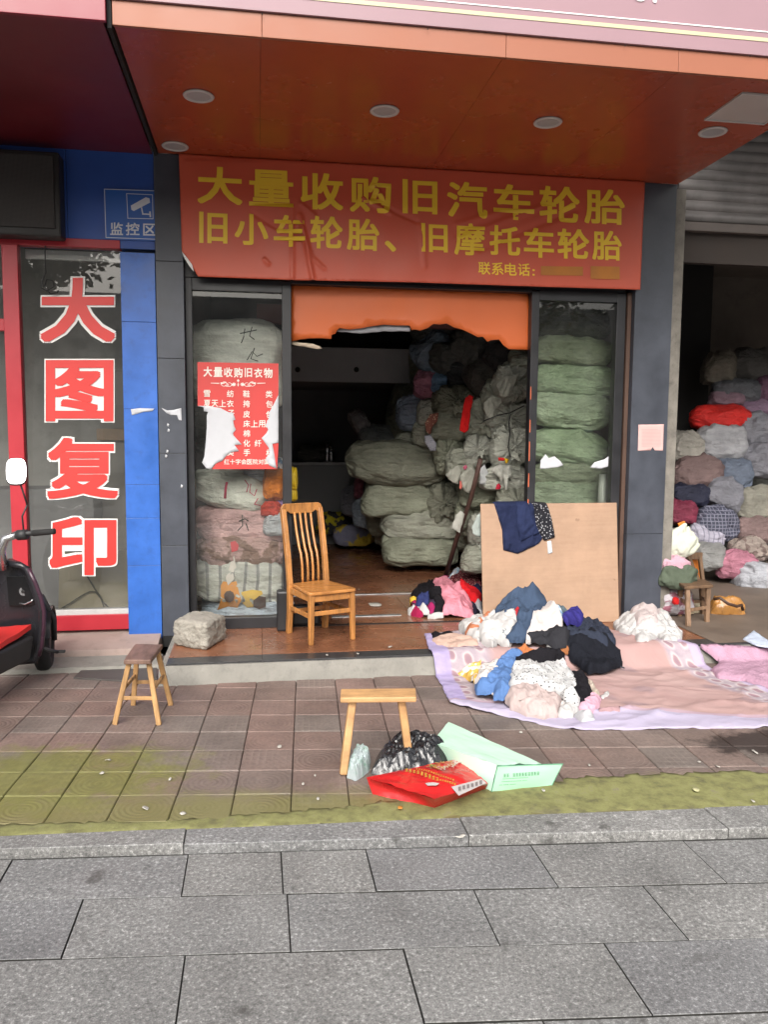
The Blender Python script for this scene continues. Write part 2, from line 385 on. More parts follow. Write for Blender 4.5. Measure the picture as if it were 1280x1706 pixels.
for i in range(-12, 24):
    for j in range(-1, 11):
        p = [tile_xy(i, j), tile_xy(i+1, j), tile_xy(i+1, j+1), tile_xy(i, j+1)]
        if p[0][0] > -.62 and p[0][1] > 5.06: continue
        if p[2][1] > 5.75: continue
        h = rnd.uniform(-.002, .002); tx, ty = rnd.uniform(-.008, .008), rnd.uniform(-.008, .008); c0 = (sum(a for a, _ in p)/4, sum(b_ for _, b_ in p)/4)
        ring0, ring1 = [], []
        for (a, b_), (su, sv) in zip(p, ((1, 1), (-1, 1), (-1, -1), (1, -1))):
            zz = h+(a-c0[0])*tx+(b_-c0[1])*ty; gap = .0012+rnd.uniform(0, .0012)
            ring0.append((a+su*gap, b_+sv*gap, zz-.004)); ring1.append((a+su*(gap+.004), b_+sv*(gap+.004), zz))
        b.add([(a, b_, -.03) for a, b_, _ in ring0]+ring0+ring1, [(8, 9, 10, 11)]+[(k+o, (k+1) % 4+o, (k+1) % 4+4+o, k+4+o) for o in (0, 4) for k in range(4)])
        uvs += [(0, 0), (1, 0), (1, 1), (0, 1)]*3
tiles = mesh('paving_tiles', b.v, b.f, tile_m, uvs=uvs); tag(tiles, kind='structure')
# moss mat along the kerb
q = N('moss'); v = q.coord()
c = q.ramp(q.noise(v, 14, 7, .7), [(.28, (.1, .092, .055)), (.43, (.165, .162, .07)), (.58, (.22, .22, .09)), (.75, (.19, .17, .12))])
c = q.mix(q.ramp(q.noise(v, 3, 5, .7), [(.6, g(0)), (.72, g(.7))]), c, (.12, .1, .085))
q.set(Base_Color=c, Roughness=.95, Specular_IOR_Level=.2); q.bump(q.noise(v, 90, 5, .7), .5, .004)
A = [onz(*p) for p in ((0, 1373), (160, 1369), (330, 1362), (420, 1355), (560, 1346), (640, 1333), (760, 1315), (900, 1302), (1000, 1292), (1120, 1288), (1280, 1284))]
top = [(-3.2, A[0].y+.15)]+[(p.x, p.y) for p in A]+[(4.5, A[-1].y-.2)]
bot = [(x, 3.082-.06*x) for x, _ in top]
o = patch('moss_strip', bot+top[::-1], lambda x, y, h: (x, y, h), lambda x, y, d: .0005+.004*min(1, d/.05)+.0025*fbm(Vector((x*9, y*9, 2))), q.m, .02, .006, jitter=.045, seed=4)
tag(o, 'bright green moss growing along the kerb in front of the tiles', None, None, 'stuff')

# raised shop floor: tiled top, dark granite nosing, rough concrete riser
q = N('floor_tile'); v = q.coord(); isl = q.n('NewGeometry').outputs['Random Per Island']
c = q.ramp(isl, [(0, (.20, .085, .045)), (1, (.25, .105, .055))])
c = q.mix(1.0, c, q.ramp(q.noise(v, 3, 7, .7), [(.3, g(.6)), (.7, g(1.15))]), 'MULTIPLY')
q.set(Base_Color=c, Roughness=q.ramp(q.noise(v, 4, 5), [(.3, g(.14)), (.7, g(.4))])); q.bump(q.noise(v, 12, 3), .05, .002)
ft = q.m
fq = []
for i in range(-1, 14):
    for j in range(0, 10):
        xa, ya = -.58+.6*i, 5.2+.6*j
        if i < 0: continue
        fq.append([(xa, ya), (xa+.6, ya), (xa+.6, ya+.6), (xa, ya+.6)])
tag(slabset(fq, FL, .03, .002, .0015, .0004, 5, .0015).build('shop_floor', ft), kind='structure')
nose = M('dark_granite', (.04, .04, .042), .35, .4, 30, .05)
nq = [[(-.58+.6*i, 5.05), (.02+.6*i, 5.05), (.02+.6*i, 5.196), (-.58+.6*i, 5.196)] for i in range(0, 14)]
tag(slabset(nq, FL, .03, .003, .003, .0005, 6, .0012).build('step_edge', nose), kind='structure')
conc = M('concrete', (.24, .23, .205), .9, .25, 5, .6, 45, dirt=.5, bdist=.008)
b = MB(); n = 120; top_, bt_ = [], []
for i in range(n+1):
    x = -.62+8.2*i/n; wob = .012*fbm(Vector((x*4, 0, 3)))
    top_.append((x, 5.035+wob*.3, FL-.012)); bt_.append((x, 4.985+wob*2, -.01))
b.add(top_+bt_, [(i, i+1, n+2+i, n+1+i) for i in range(n)])
b.box(-.62, 7.6, 5.06, 12, -.05, FL-.03)
b.poly([(-.62, 5.06, -.01), (-.62, 4.985, -.01), (-.62, 5.035, FL-.012), (-.62, 5.06, FL-.012)])
b.add([(p[0], p[1], p[2]) for p in top_]+[(p[0], 5.07, FL-.012) for p in top_], [(i, i+1, n+2+i, n+1+i) for i in range(n)])
tag(b.build('shop_step', conc), kind='structure')
metal = M('brushed_metal', (.42, .42, .42), .4, .25, 9, .1, metal=.8)
tag(MB().box(.57, 1.13, 6.19, 6.25, FL, FL+.006).build('floor_plate', metal, bevel=.002), 'short pale metal strip set in the floor behind the chair', 'metal strip')
tag(MB().box(.3, 3.1, 7.06, 7.10, FL, FL+.008).build('threshold_strip', metal, bevel=.002), 'long metal threshold strip across the shop floor', 'threshold')
tag(MB().box(.25, 2.05, 5.93, 5.965, FL, FL+.004).build('door_track', M('black_rubber', (.012, .012, .013), .7)), 'thin dark door track across the shop doorway floor', 'door track')

# ------------------------------------------------------------------ building shell
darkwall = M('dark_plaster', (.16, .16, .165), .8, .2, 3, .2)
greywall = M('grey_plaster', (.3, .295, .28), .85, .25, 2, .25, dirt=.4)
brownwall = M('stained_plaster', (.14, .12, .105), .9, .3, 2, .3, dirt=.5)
bt = thing('shop_room', 'dim grey walled room behind the torn orange panel', 'room', (1.3, 9, FL))
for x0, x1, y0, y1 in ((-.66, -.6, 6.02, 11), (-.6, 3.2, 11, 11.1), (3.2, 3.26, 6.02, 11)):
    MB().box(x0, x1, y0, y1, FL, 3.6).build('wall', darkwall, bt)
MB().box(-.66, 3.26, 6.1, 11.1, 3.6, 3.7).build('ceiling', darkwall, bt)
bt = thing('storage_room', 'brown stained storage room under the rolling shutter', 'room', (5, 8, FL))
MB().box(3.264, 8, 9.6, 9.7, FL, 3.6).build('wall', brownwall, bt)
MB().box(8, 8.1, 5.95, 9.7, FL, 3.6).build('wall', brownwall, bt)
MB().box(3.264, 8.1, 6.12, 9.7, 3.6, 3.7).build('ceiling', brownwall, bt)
MB().box(ony(1120, 500, 9).x, ony(1188, 500, 9).x, 9, 9.595, FL, ony(1188, 425, 9).z).build('cupboard', M('black_paint', (.012, .011, .011), .6), bt, bevel=.01)
bt = thing('print_room', 'dim copy shop interior behind the red framed window', 'room', (-2, 7.5, FL))
MB().box(-5, -.664, 8.4, 8.5, 0, 3.6).build('wall', greywall, bt)
MB().box(-5, -.664, 6.05, 8.5, 3.4, 3.5).build('ceiling', darkwall, bt)
MB().box(-5, -.664, 6.0, 8.5, 0, .1).build('floor', greywall, bt)
MB().box(-5.1, -5, 6.0, 8.5, 0, 3.5).build('wall', darkwall, bt)
o = MB().box(-5, 3.17, 5.99, 6.09, 3.72, 9).box(3.17, 9, 5.99, 6.09, 4.6, 9).build('upper_wall', M('grey_render', (.3, .3, .29), .85)); tag(o, 'plain grey upper wall of the building above the canopies', 'wall')
o = MB().box(-5.2, 9, 6.09, 11.3, 3.72, 9).build('upper_floor', darkwall); tag(o, 'upper storey block above the shops', 'building')

# pillars
tilegrey = M('slate_tile', (.055, .062, .08), .42, .35, 4, .12, 50, dirt=.4, chips=(14, .74, (.35, .35, .36), .7))
p = thing('grey_pillar', 'dark grey tiled pillar between the blue strip and the left shop window', 'pillar', (-.58, YF, FL))
zs = [.02, .10, .76, 1.42, 2.085, 2.75, SZ]
for a, z in zip(zs[1:], zs[2:]): MB().box(-.69, -.502, YF, 6.05, a+.0015, z-.0015).build('tile', tilegrey, p, bevel=.002)
MB().box(-.688, -.504, YF+.004, 6.05, FL-.1, SZ).build('core', M('black_grout', (.01, .01, .01), .9), p)
p = thing('grey_pillar', 'broad dark grey pillar with a pink notice beside the storage room', 'pillar', (3.0, YF, FL))
zs = [FL, .8, SZ]
for a, z in zip(zs, zs[1:]): MB().box(2.86, 3.165, YF, 6.05, a+.0015, z-.0015).build('tile', tilegrey, p, bevel=.002)
MB().box(2.862, 3.163, YF+.004, 6.05, FL, SZ).build('core', MC['black_grout'], p)
MB().box(2.825, 2.856, YF+.05, 6.0, FL, 2.66).build('trim', M('brown_trim', (.09, .05, .035), .6), p)
o = MB().box(3.168, 3.262, YF+.03, 6.1, FL-.02, SZ-.02).build('door_jamb', M('weathered_cement', (.2, .185, .16), .9, .4, 9, .5, 40, dirt=.6), bevel=.006)
tag(o, 'pale worn cement jamb strip at the right side of the broad pillar', 'door jamb')
bluep = M('blue_paint', (.03, .125, .47), .38, .25, 5, .12, 30, dirt=.45, chips=(11, .715, (.45, .5, .55), .6))
p = thing('blue_pillar', 'bright blue panelled strip left of the dark grey pillar', 'pillar', (-.8, YF, .08))
zs = [.085, .62, .96, 1.2, 1.73, 2.33, 2.80]
for a, z in zip(zs, zs[1:]): MB().box(-.925, -.694, YF-.005, 6.0, a+.001, z-.001).build('panel', bluep, p, bevel=.0015)
MB().box(-.923, -.696, YF, 6.0, .085, 2.8).build('core', MC['black_grout'], p)
p = thing('blue_wall', 'blue panelled wall over the red framed window', 'wall', (-1.8, 5.9, 2.86))
bluew = M('blue_panel', (.025, .085, .36), .42, .15, 3, .06)
for a, z in zip((-3.6, -2.2, -1.27), (-2.2, -1.27, -.694)): MB().box(a+.0015, z-.0015, 5.88, 5.98, 2.83, SZ+.02).build('panel', bluew, p, bevel=.0015)

# canopies
orange = M('orange_panel', (.36, .066, .024), .25, .1, 2, .03, 6, dirt=.22)
orange_light = M('orange_trim', (.285, .095, .048), .5, .08, 2, .03)
pinkm = M('faded_pink_sign', (.275, .165, .19), .5, .1, 1.5, .02)
p = thing('shop_canopy', 'orange shop canopy with a pink fascia across the top', 'canopy', (1.3, 4.9, SZ))
sr0, sr1 = onz(1140, 298, SZ), onz(1280, 225, SZ)
for a, z in zip((-.655, .03, 1.25, 2.2), (.03, 1.25, 2.2, 3.165)): MB().box(a+.001, z-.001, 4.125, 5.846, SZ, SZ+.03).build('soffit', orange, p)
MB().box(-.655, 3.165, 4.12, 5.9, SZ+.032, SZ+.25).build('frame', MC['black_grout'], p)
for a, z in zip((-.66, .036, 1.26, 2.2), (.036, 1.26, 2.2, 3.17)): MB().box(a+.001, z-.001, 4.10, 4.122, SZ-.004, SZ+.108).build('fascia_strip', orange_light, p, bevel=.002)
fs_ = MB().box(-.67, 3.18, 4.085, 4.12, SZ+.1085, 4.7).build('fascia_sign', pinkm, p, bevel=.002)
cream = M('cream_line', (.5, .47, .29), .5, .05); white = M('white_paint', (.78, .78, .76), .5, .08, 4)
MB().box(-.3, 3.18, 4.082, 4.085, SZ+.178, SZ+.197).build('border_line', cream, p)
MB().box(-.3, 3.18, 4.082, 4.085, SZ+.225, SZ+.231).build('border_line', white, p)
for px, py in ((437, 24), (713, 49), (1042, 77), (1250, 94)):
    c = ony(px, py, 4.084); MB().lathe(c, [(.004, 0), (.003, .003)], (0, -1, 0), 8).build('rivet', MC['black_grout'], p)
crim = M('crimson_panel', (.13, .012, .017), .4, .15, 2, .04); crim2 = M('crimson_fascia', (.21, .018, .034), .4, .1, 2, .04)
p = thing('shop_canopy', 'dark red neighbouring canopy at the top left', 'canopy', (-1.8, 4.9, SZ))
MB().box(-4, -.7, 4.09, 5.876, SZ, SZ+.2).build('soffit', crim, p)
MB().box(-4, -.683, 4.065, 4.088, SZ-.006, 4.7).build('fascia_sign', crim2, p, bevel=.003)
MB().box(-4, -.75, 4.061, 4.065, SZ+.09, SZ+.096).build('border_line', M('pink_line', (.6, .2, .22), .5), p)
o = MB().box(-.682, -.663, 4.1, 5.846, SZ-.02, 4.2).build('gap_strip', MC['black_grout']); tag(o, 'black gap strip running between the red and orange canopies', 'strip')

p = thing('shop_canopy', 'unseen grey canopy added to shade the storage room shutter', 'canopy', (6, 5, 4.2))  # out of view, added to keep the shutter and sacks below in shade
MB().box(3.2, 9, 4.1, 5.985, 4.2, 4.26).build('soffit', M('shade_canopy_grey', (.2, .19, .18), .7), p); MB().box(3.2, 9, 4.08, 4.1, 4.15, 4.8).build('fascia_sign', MC['shade_canopy_grey'], p)
# downlights in the orange soffit
ring_m = M('lamp_ring', (.55, .54, .52), .4, .1, 5, 0); lens_m = M('lamp_lens', (.38, .38, .38), .5, .15, 12, .3, 60)
lp = [(331, 159, 'downlight nearest the red canopy in the front row'), (641, 184, 'second downlight from the left in the front row'), (913, 203, 'third downlight from the left in the front row'), (1188, 219, 'downlight beside the square access panel'), (292, 243, 'lone downlight close to the grey pillar at the back')]
src = None
for px, py, lab in lp:
    c = onz(px, py, SZ)
    if src is None:
        src = r = thing('downlight', '', 'downlight', c)
        b = MB(); b.lathe(c+Vector((0, 0, -.004)), [(.082, .004), (.088, -.002), (.084, -.008), (.07, -.008), (.066, .002)], (0, 0, 1), 32); b.build('trim_ring', ring_m, r, smooth=True)
        MB().lathe(c+Vector((0, 0, -.004)), [(.066, -.003), (.066, .003)], (0, 0, 1), 32).build('lens', lens_m, r)
    else:
        r = src.copy(); col.objects.link(r); r.location = c
        for ch in src.children: k = ch.copy(); col.objects.link(k); k.parent = r
    tag(r, 'round white '+lab, None, 'downlights in the orange soffit')
a_, b_, c_, d_ = [onz(*t, SZ) for t in ((1178, 197), (1240, 157), (1340, 160), (1275, 203))]
p = thing('access_panel', 'square pale panel let into the right end of the orange soffit', 'panel', (a_+c_)/2)
MB().box(2.685, 3.06, 4.28, 4.645, SZ-.006, SZ-.002).build('panel', M('pale_panel', (.5, .45, .42), .5, .1, 4), p, bevel=.002)
for bx in ((2.675, 2.685, 4.27, 4.655), (3.06, 3.07, 4.27, 4.655), (2.685, 3.06, 4.27, 4.28), (2.685, 3.06, 4.645, 4.655)):
    MB().box(*bx, SZ-.012, SZ-.001).build('edge', ring_m, p)

# ------------------------------------------------------------------ shopfront frame and glass
frame_m = M('black_aluminium', (.018, .018, .021), .4, .3, 6, .04)
glass = glass_mat()
p = thing('shopfront', 'black framed shopfront with a glass sidelight on each side of the doorway', 'shopfront', (1.15, YG, FL))
for bx in ((-.5, -.452, FL, 2.66), (.181, .248, FL, 2.655), (2.062, 2.124, FL, 2.655), (2.748, 2.822, FL, 2.66)):
    MB().box(bx[0], bx[1], YG-.03, YG+.05, bx[2], bx[3]).build('post', frame_m, p, bevel=.004)
for bx in ((-.452, .181, 2.574, 2.66), (2.124, 2.748, 2.588, 2.665), (.248, 2.062, 2.642, 2.665)):
    MB().box(bx[0], bx[1], YG-.028, YG+.05, bx[2], bx[3]).build('head_rail', frame_m, p, bevel=.003)
for bx in ((-.452, .181, FL, .205), (2.124, 2.748, FL, .205)):
    MB().box(bx[0], bx[1], YG-.028, YG+.05, bx[2], bx[3]).build('bottom_rail', frame_m, p, bevel=.003)
for bx in ((-.452, .181, .205, 2.574), (2.124, 2.748, .205, 2.588)):
    mesh('glass_pane', [(bx[0], YG, bx[2]), (bx[1], YG, bx[2]), (bx[1], YG, bx[3]), (bx[0], YG, bx[3])], [(0, 1, 2, 3)], glass, p)
MB().box(-.5, 2.82, YG-.01, 6.0, 2.667, SZ-.002).build('signboard_backing', frame_m, p)
tape = M('orange_fleck', (.5, .11, .04), .6)  # small orange flecks down the right door post
for py, h in ((655, 22), (710, 22), (752, 34), (800, 24), (842, 22)):
    t_ = ony(884, py, YG-.031); MB().box(2.064, 2.072, YG-.034, YG-.031, t_.z-h*.0022, t_.z+h*.0022).build('post_fleck', tape, p)

# torn orange panel hanging over the doorway
lower = [(888, 583), (848, 582), (838, 575), (832, 566), (818, 567), (812, 570), (805, 561), (796, 562), (785, 556), (770, 549), (757, 546), (745, 539), (733, 541), (722, 540), (712, 547), (700, 551), (692, 549), (686, 550), (683, 543), (660, 542), (640, 541), (618, 544), (602, 547), (583, 549), (566, 547), (562, 550), (559, 556), (553, 558), (552, 565), (535, 564), (515, 564), (500, 566), (485, 569)]
pl = [(t.x, t.z) for t in (ony(px, py, 6.0) for px, py in [(485, 470), (890, 480)]+lower)]
pl[0] = (.249, 2.66); pl[1] = (2.061, 2.66)
opm = M('orange_board', (.62, .13, .028), .45, .08, 1.5, .05, 14)
o = patch('torn_panel', pl, lambda x, z, h: (x, 6.0-h, z), lambda x, z, d: .006*fbm(Vector((x*2, z*2, 5)))+.012*max(0, 1-d/.04)*noise.noise(Vector((x*9, z*9, 1))), opm, .04, .004, jitter=.003, seed=9)
tag(o, 'bright orange panel with a torn jagged lower edge over the doorway', 'panel')
edge = M('torn_paper_edge', (.6, .5, .38), .9)
for poly, lab in (([(486, 568), (500, 571), (520, 573), (533, 577), (537, 581), (528, 582), (510, 578), (494, 576), (486, 574)], 'pale torn strip hanging at the left end of the orange panel'),
                  ([(560, 548), (605, 545), (640, 540), (683, 543), (684, 552), (640, 552), (600, 556), (561, 552)], 'grey torn backing strip under the middle of the orange panel')):
    o = patch('panel_scrap', [(t.x, t.z) for t in (ony(a, b_, 6.03) for a, b_ in poly)], lambda x, z, h: (x, 6.03-h, z), lambda x, z, d: .008*fbm(Vector((x*8, z*8, 3))), edge if 'pale' in lab else M('grey_backing', (.3, .3, .32), .8), .015, .003, seed=2)
    tag(o, lab, 'scrap')
# interior beam and loft over the doorway
o = MB().box(.0, 3.1, 7.1, 7.2, 2.52, 2.68).build('ceiling_beam', M('dark_red_beam', (.07, .014, .012), .6)); tag(o, 'dark red beam under the ceiling just inside the doorway', 'beam')
za, zb = ony(600, 637, 8.9).z, ony(600, 580, 8.9).z
p = thing('loft_front', 'dark grey loft front with two dark bolts across the back of the shop', 'loft', (1, 8.9, za))
MB().box(-.6, 1.9, 8.9, 9.0, za, zb).build('panel', M('loft_grey', (.34, .34, .35), .7, .15, 3), p, bevel=.006)
MB().box(-.6, 1.9, 9.002, 11, za+.02, za+.1).build('deck', darkwall, p)
for px in (496, 594):
    MB().lathe(ony(px, 616, 8.899), [(.03, 0), (.026, .012)], (0, -1, 0), 12).build('bolt', MC['black_grout'], p)
# ------------------------------------------------------------------ lettering (Blender's built-in font, thickened by laid copies)
GC = {}
def glyph(ch, dil, copies=8):
    key = (ch, dil, copies)
    if key in GC: return GC[key]
    if ch not in GC:
        cu = bpy.data.curves.new('t', 'FONT'); cu.body = ch; cu.resolution_u = 3
        ob = bpy.data.objects.new('t', cu); col.objects.link(ob); bpy.context.view_layer.update()
        me = bpy.data.meshes.new_from_object(ob.evaluated_get(bpy.context.evaluated_depsgraph_get()))
        GC[ch] = ([(v.co.x, v.co.y) for v in me.vertices], [tuple(p.vertices) for p in me.polygons])
        bpy.data.objects.remove(ob); bpy.data.curves.remove(cu); bpy.data.meshes.remove(me)
    v0, f0 = GC[ch]; V, Fc = [], []
    for k in range(copies if dil else 1):
        a = 2*math.pi*k/copies; mx = max(abs(math.cos(a)), abs(math.sin(a))); dx, dy = (math.cos(a)/mx*dil, math.sin(a)/mx*dil) if dil else (0, 0); n = len(V)
        V += [(x+dx, y+dy, k) for x, y in v0]; Fc += [tuple(i+n for i in f) for f in f0]
    xs, ys = [v[0] for v in V], [v[1] for v in V]; x0, x1, y0, y1 = min(xs), max(xs), min(ys), max(ys)
    GC[key] = ([((x-x0)/(x1-x0), (y-y0)/(y1-y0), k) for x, y, k in V], Fc); return GC[key]
def lettering(items, pos, mat, parent, dil=.03, copies=8, name='lettering', step=.00012, grow=0.0):
    """items: (character, measured box); pos(px, py, lift) gives the point on the sign"""
    b = MB()
    for ch, (x0, y0, x1, y1), *sk in items:
        s = sk[0] if sk else 0.0; V, Fc = glyph(ch, dil, copies)
        b.add([pos(x0-grow+(x1-x0+2*grow)*u, y1+grow-(y1-y0+2*grow)*v+s*(u-.5)*(x1-x0), .003+k*step) for u, v, k in V], Fc)
    return mesh(name, b.v, b.f, mat, parent)
def rowboxes(chars, xs, ya0, ya1, yb0, yb1, wd):
    """characters centred on xs, heights going linearly from (ya0, ya1) at the first to (yb0, yb1) at the last"""
    out = []
    for ch, x in zip(chars, xs):
        t = (x-xs[0])/(xs[-1]-xs[0]); a = ya0+(yb0-ya0)*t; b_ = ya1+(yb1-ya1)*t
        sl_ = ((yb0-ya0)/(xs[-1]-xs[0])); W = wd
        if ch == '、': out.append((ch, (x-9, b_-22, x+9, b_-2), sl_)); continue
        if ch == '旧': W = wd*.82
        if ch == ':' : out.append((ch, (x-2, b_-12, x+2, b_-1), sl_)); continue
        out.append((ch, (x-W/2, a, x+W/2, b_), sl_))
    return out

# the red banner
BY = 5.815
def ban_disp(x, z):
    s = .010*noise.noise(Vector((x*1.1, z*1.6, 3)))+.004*noise.noise(Vector((x*5, z*4, 8)))
    for (ax, az, bx, bz, wd, am) in BAN_CREASE:
        L2 = (bx-ax)**2+(bz-az)**2; t = ((x-ax)*(bx-ax)+(z-az)*(bz-az))/L2; tc = min(1, max(0, t))
        d = math.hypot(x-ax-tc*(bx-ax), z-az-tc*(bz-az)); s += 1.1*am*math.exp(-(d/wd)**2)*(1 if 0 < t < 1 else math.exp(-((t-tc)*4)**2))
    return s
BAN_CREASE = []
for (x0, y0, x1, y1, wd, am) in [(487, 345, 487, 470, .012, .014), (500, 360, 522, 470, .014, .02), (503, 380, 516, 420, .012, .016), (515, 425, 540, 447, .012, .008), (440, 432, 448, 440, .01, .01), (420, 355, 470, 385, .012, -.008), (605, 330, 650, 355, .014, .014), (640, 345, 700, 372, .012, -.008), (624, 310, 640, 330, .012, .01), (700, 372, 708, 445, .012, .01), (760, 400, 900, 345, .02, .009), (800, 415, 960, 350, .025, -.008), (760, 375, 830, 355, .02, .008), (502, 340, 525, 360, .012, .01), (310, 262, 560, 262, .02, -.006), (560, 268, 760, 276, .015, .008)]:
    a, b_ = ony(x0, y0, BY), ony(x1, y1, BY); BAN_CREASE.append((a.x, a.z, b_.x, b_.z, wd, am))
def on_ban(px, py, lift):
    t = ony(px, py, BY); return Vector((t.x, BY-ban_disp(t.x, t.z)-lift, t.z))
p = thing('banner', 'long red banner with big yellow lettering above the shop doorway', 'banner', (1.2, BY, 2.65))
bp_ = [(t.x, t.z) for t in (ony(*q_, BY) for q_ in ((298, 259), (1075, 301), (1067, 483), (900, 478), (700, 471), (490, 467), (330, 461), (322, 447), (303, 418)))]
bp_[0] = (bp_[0][0], SZ-.004); bp_[1] = (bp_[1][0], SZ-.004)
red_ban = M('red_banner', (.58, .098, .05), .42, .1, 1.5, .05, 40)
patch('cloth', bp_, lambda x, z, h: (x, BY-h, z), lambda x, z, d: ban_disp(x, z), red_ban, .012, .003, p, .0, 3)
yel = M('yellow_print', (.88, .61, .04), .5, .06, 3, 0)
L1 = [('大', (329, 279, 404, 341)), ('量', (415, 284, 489, 345)), ('收', (501, 289, 572, 350)), ('购', (583, 295, 652, 355)), ('旧', (671, 300, 729, 357)), ('汽', (745, 304, 812, 364)), ('车', (822, 308, 890, 367)), ('轮', (899, 311, 966, 372)), ('胎', (974, 316, 1041, 374))]
L2 = [('旧', (332, 354, 379, 406)), ('小', (391, 357, 447, 409)), ('车', (456, 359, 508, 412)), ('轮', (517, 361, 571, 415)), ('胎', (578, 365, 632, 418)), ('、', (641, 402, 660, 420)), ('旧', (702, 373, 746, 421)), ('摩', (757, 373, 808, 426)), ('托', (816, 377, 867, 426)), ('车', (873, 380, 923, 430)), ('轮', (929, 382, 982, 432)), ('胎', (987, 385, 1036, 434))]
L3 = rowboxes('联系电话:', [807, 829, 851, 873, 889], 437, 458, 440, 461, 20)
lettering([(a, b_, .05) for a, b_ in L1]+[(a, b_, .045) for a, b_ in L2], on_ban, yel, p, .022)
for it in L3: lettering([it], on_ban, yel, p, .012)
MB().poly([on_ban(901, 444, .006), on_ban(971, 445, .006), on_ban(971, 460, .006), on_ban(901, 459, .006)]).build('number_stand_in', M('stand_in_ochre', (.5, .19, .03), .6), p)  # plain strips added where the phone number is blurred out
MB().poly([on_ban(984, 444, .006), on_ban(1032, 445, .006), on_ban(1032, 466, .006), on_ban(984, 465, .006)]).build('number_stand_in', MC['stand_in_ochre'], p)
cq = [ony(*t, BY-.012) for t in ((303, 419), (312, 430), (320, 441), (323, 453), (315, 443), (307, 430))]
MB().slab(cq, (0, .002, 0)).build('folded_corner', white, p)

# red framed print-shop window
glass_reflect_film = glass_mat(.05, .16)  # stronger diffuse film put in for the paler grey reflection on these panes
redf = M('red_frame', (.42, .022, .035), .4, .15, 4, .05)
W0 = 5.9
def px_x(px, py, y=W0): return ony(px, py, y).x
def px_z(px, py, y=W0): return ony(px, py, y).z
xr = -.928; xb0, xb1 = px_x(12, 620), px_x(38, 620); zt0, zt1 = px_z(120, 413), px_z(120, 399); zb0, zb1 = px_z(150, 1048), px_z(150, 1023)
p = thing('shop_window', 'red framed copy shop window with big red characters down the glass', 'shop window', (-1.6, W0, zb0))
MB().box(-3.4, xr, W0-.03, W0+.05, zt0, zt1).build('head_rail', redf, p, bevel=.003)
MB().box(-3.4, xr, W0-.03, W0+.06, zb0, zb1).build('bottom_rail', redf, p, bevel=.003)
MB().box(xb0, xb1, W0-.034, W0+.05, zb1, zt0).build('mullion', redf, p, bevel=.003)
MB().box(-3.2, xb0, W0-.03, W0+.05, px_z(5, 552), px_z(5, 532)).build('transom', redf, p, bevel=.003)
MB().box(xb1, xr, W0-.02, W0+.06, zb1, px_z(150, 1015)).build('sill', M('sill_white', (.5, .49, .48), .5, .1, 6, dirt=.3), p, bevel=.002)
zs0 = px_z(150, 1014.5)
for bx in ((xb1, xr, zs0, zt0), (-3.4, xb0, zb1, zt0)):
    mesh('glass_pane', [(bx[0], W0+.012, bx[2]), (bx[1], W0+.012, bx[2]), (bx[1], W0+.012, bx[3]), (bx[0], W0+.012, bx[3])], [(0, 1, 2, 3)], glass_reflect_film, p)
MB().box(xb1+.01, xr, W0+.12, W0+.14, px_z(120, 428), px_z(120, 412)).build('blind_box', white, p, bevel=.003)
MB().box(xb1+.01, xr, W0+.1, W0+.2, px_z(120, 412), 3.0).build('blind_case', M('dark_blind', (.06, .055, .055), .7), p)
on_win = lambda px, py, lift: ony(px, py, W0+.0105-lift)
big = [('大', (67, 463, 192, 570)), ('图', (76, 600, 189, 702)), ('复', (78, 729, 197, 831)), ('印', (82, 861, 194, 958))]
vin_red = M('red_vinyl', (.62, .035, .03), .45, .06, 2, 0)
for it in big:
    lo = lettering([it], lambda a, b_, l: on_win(a, b_, l*.5), white, p, .055, 16, 'lettering', .0001, 2)
    lettering([it], lambda a, b_, l: on_win(a, b_, .006+l*.5), vin_red, lo, .026, 8, 'letter_face')
# white backing inside closed characters
b = MB()
for x0, y0, x1, y1 in ((84, 608, 180, 694), (101, 879, 140, 918), (148, 870, 186, 930), (112, 752, 166, 772)):
    b.poly([on_win(a, c_, .0006) for a, c_ in ((x0, y0), (x1, y0), (x1, y1), (x0, y1))])
b.build('letter_backing', white, p)
plinth = M('pink_plinth', (.33, .25, .22), .8, .2, 4, .3, dirt=.4)
o = MB().hexa([(-3.4, 5.62, .0), (-.70, 5.6, .0), (-.70, 5.99, .0), (-3.4, 5.99, .0), (-3.4, 5.64, .075), (-.70, 5.62, .075), (-.70, 5.99, zb0-.002), (-3.4, 5.99, zb0-.002)]).build('window_plinth', plinth, bevel=.006)
tag(o, 'pinkish cement plinth under the red framed window', 'plinth')
o = MB().hexa([(-3.4, 5.36, -.02), (-.66, 5.34, -.02), (-.66, 5.618, -.02), (-3.4, 5.638, -.02), (-3.4, 5.38, .03), (-.66, 5.36, .03), (-.66, 5.598, .04), (-3.4, 5.618, .04)]).build('ledge', conc, bevel=.008); tag(o, 'low grey cement ledge in front of the pink plinth', 'ledge')
b = MB(); rnd = random.Random(5)
top_ = [onz(*t, .012) for t in ((122, 1128), (148, 1104), (180, 1100), (262, 1103), (262, 1130), (216, 1134), (170, 1131))]
b.slab(top_, (0, 0, -.035)); o = b.build('drain_cover', M('dark_slab', (.07, .062, .058), .75, .3, 6, .3), bevel=.004); tag(o, 'dark drain cover slab sunk in the paving behind the left stool', 'drain cover')
top_ = [onz(*t, .02) for t in ((140, 1094), (150, 1089), (225, 1086), (262, 1090), (262, 1102), (190, 1101), (150, 1103))]
o = MB().slab(top_, (0, 0, -.045)).build('broken_slab', M('pale_rubble', (.34, .31, .26), .9, .3, 9, .6, 40), bevel=.006); tag(o, 'pale broken concrete strip beside the dark drain cover', 'slab')
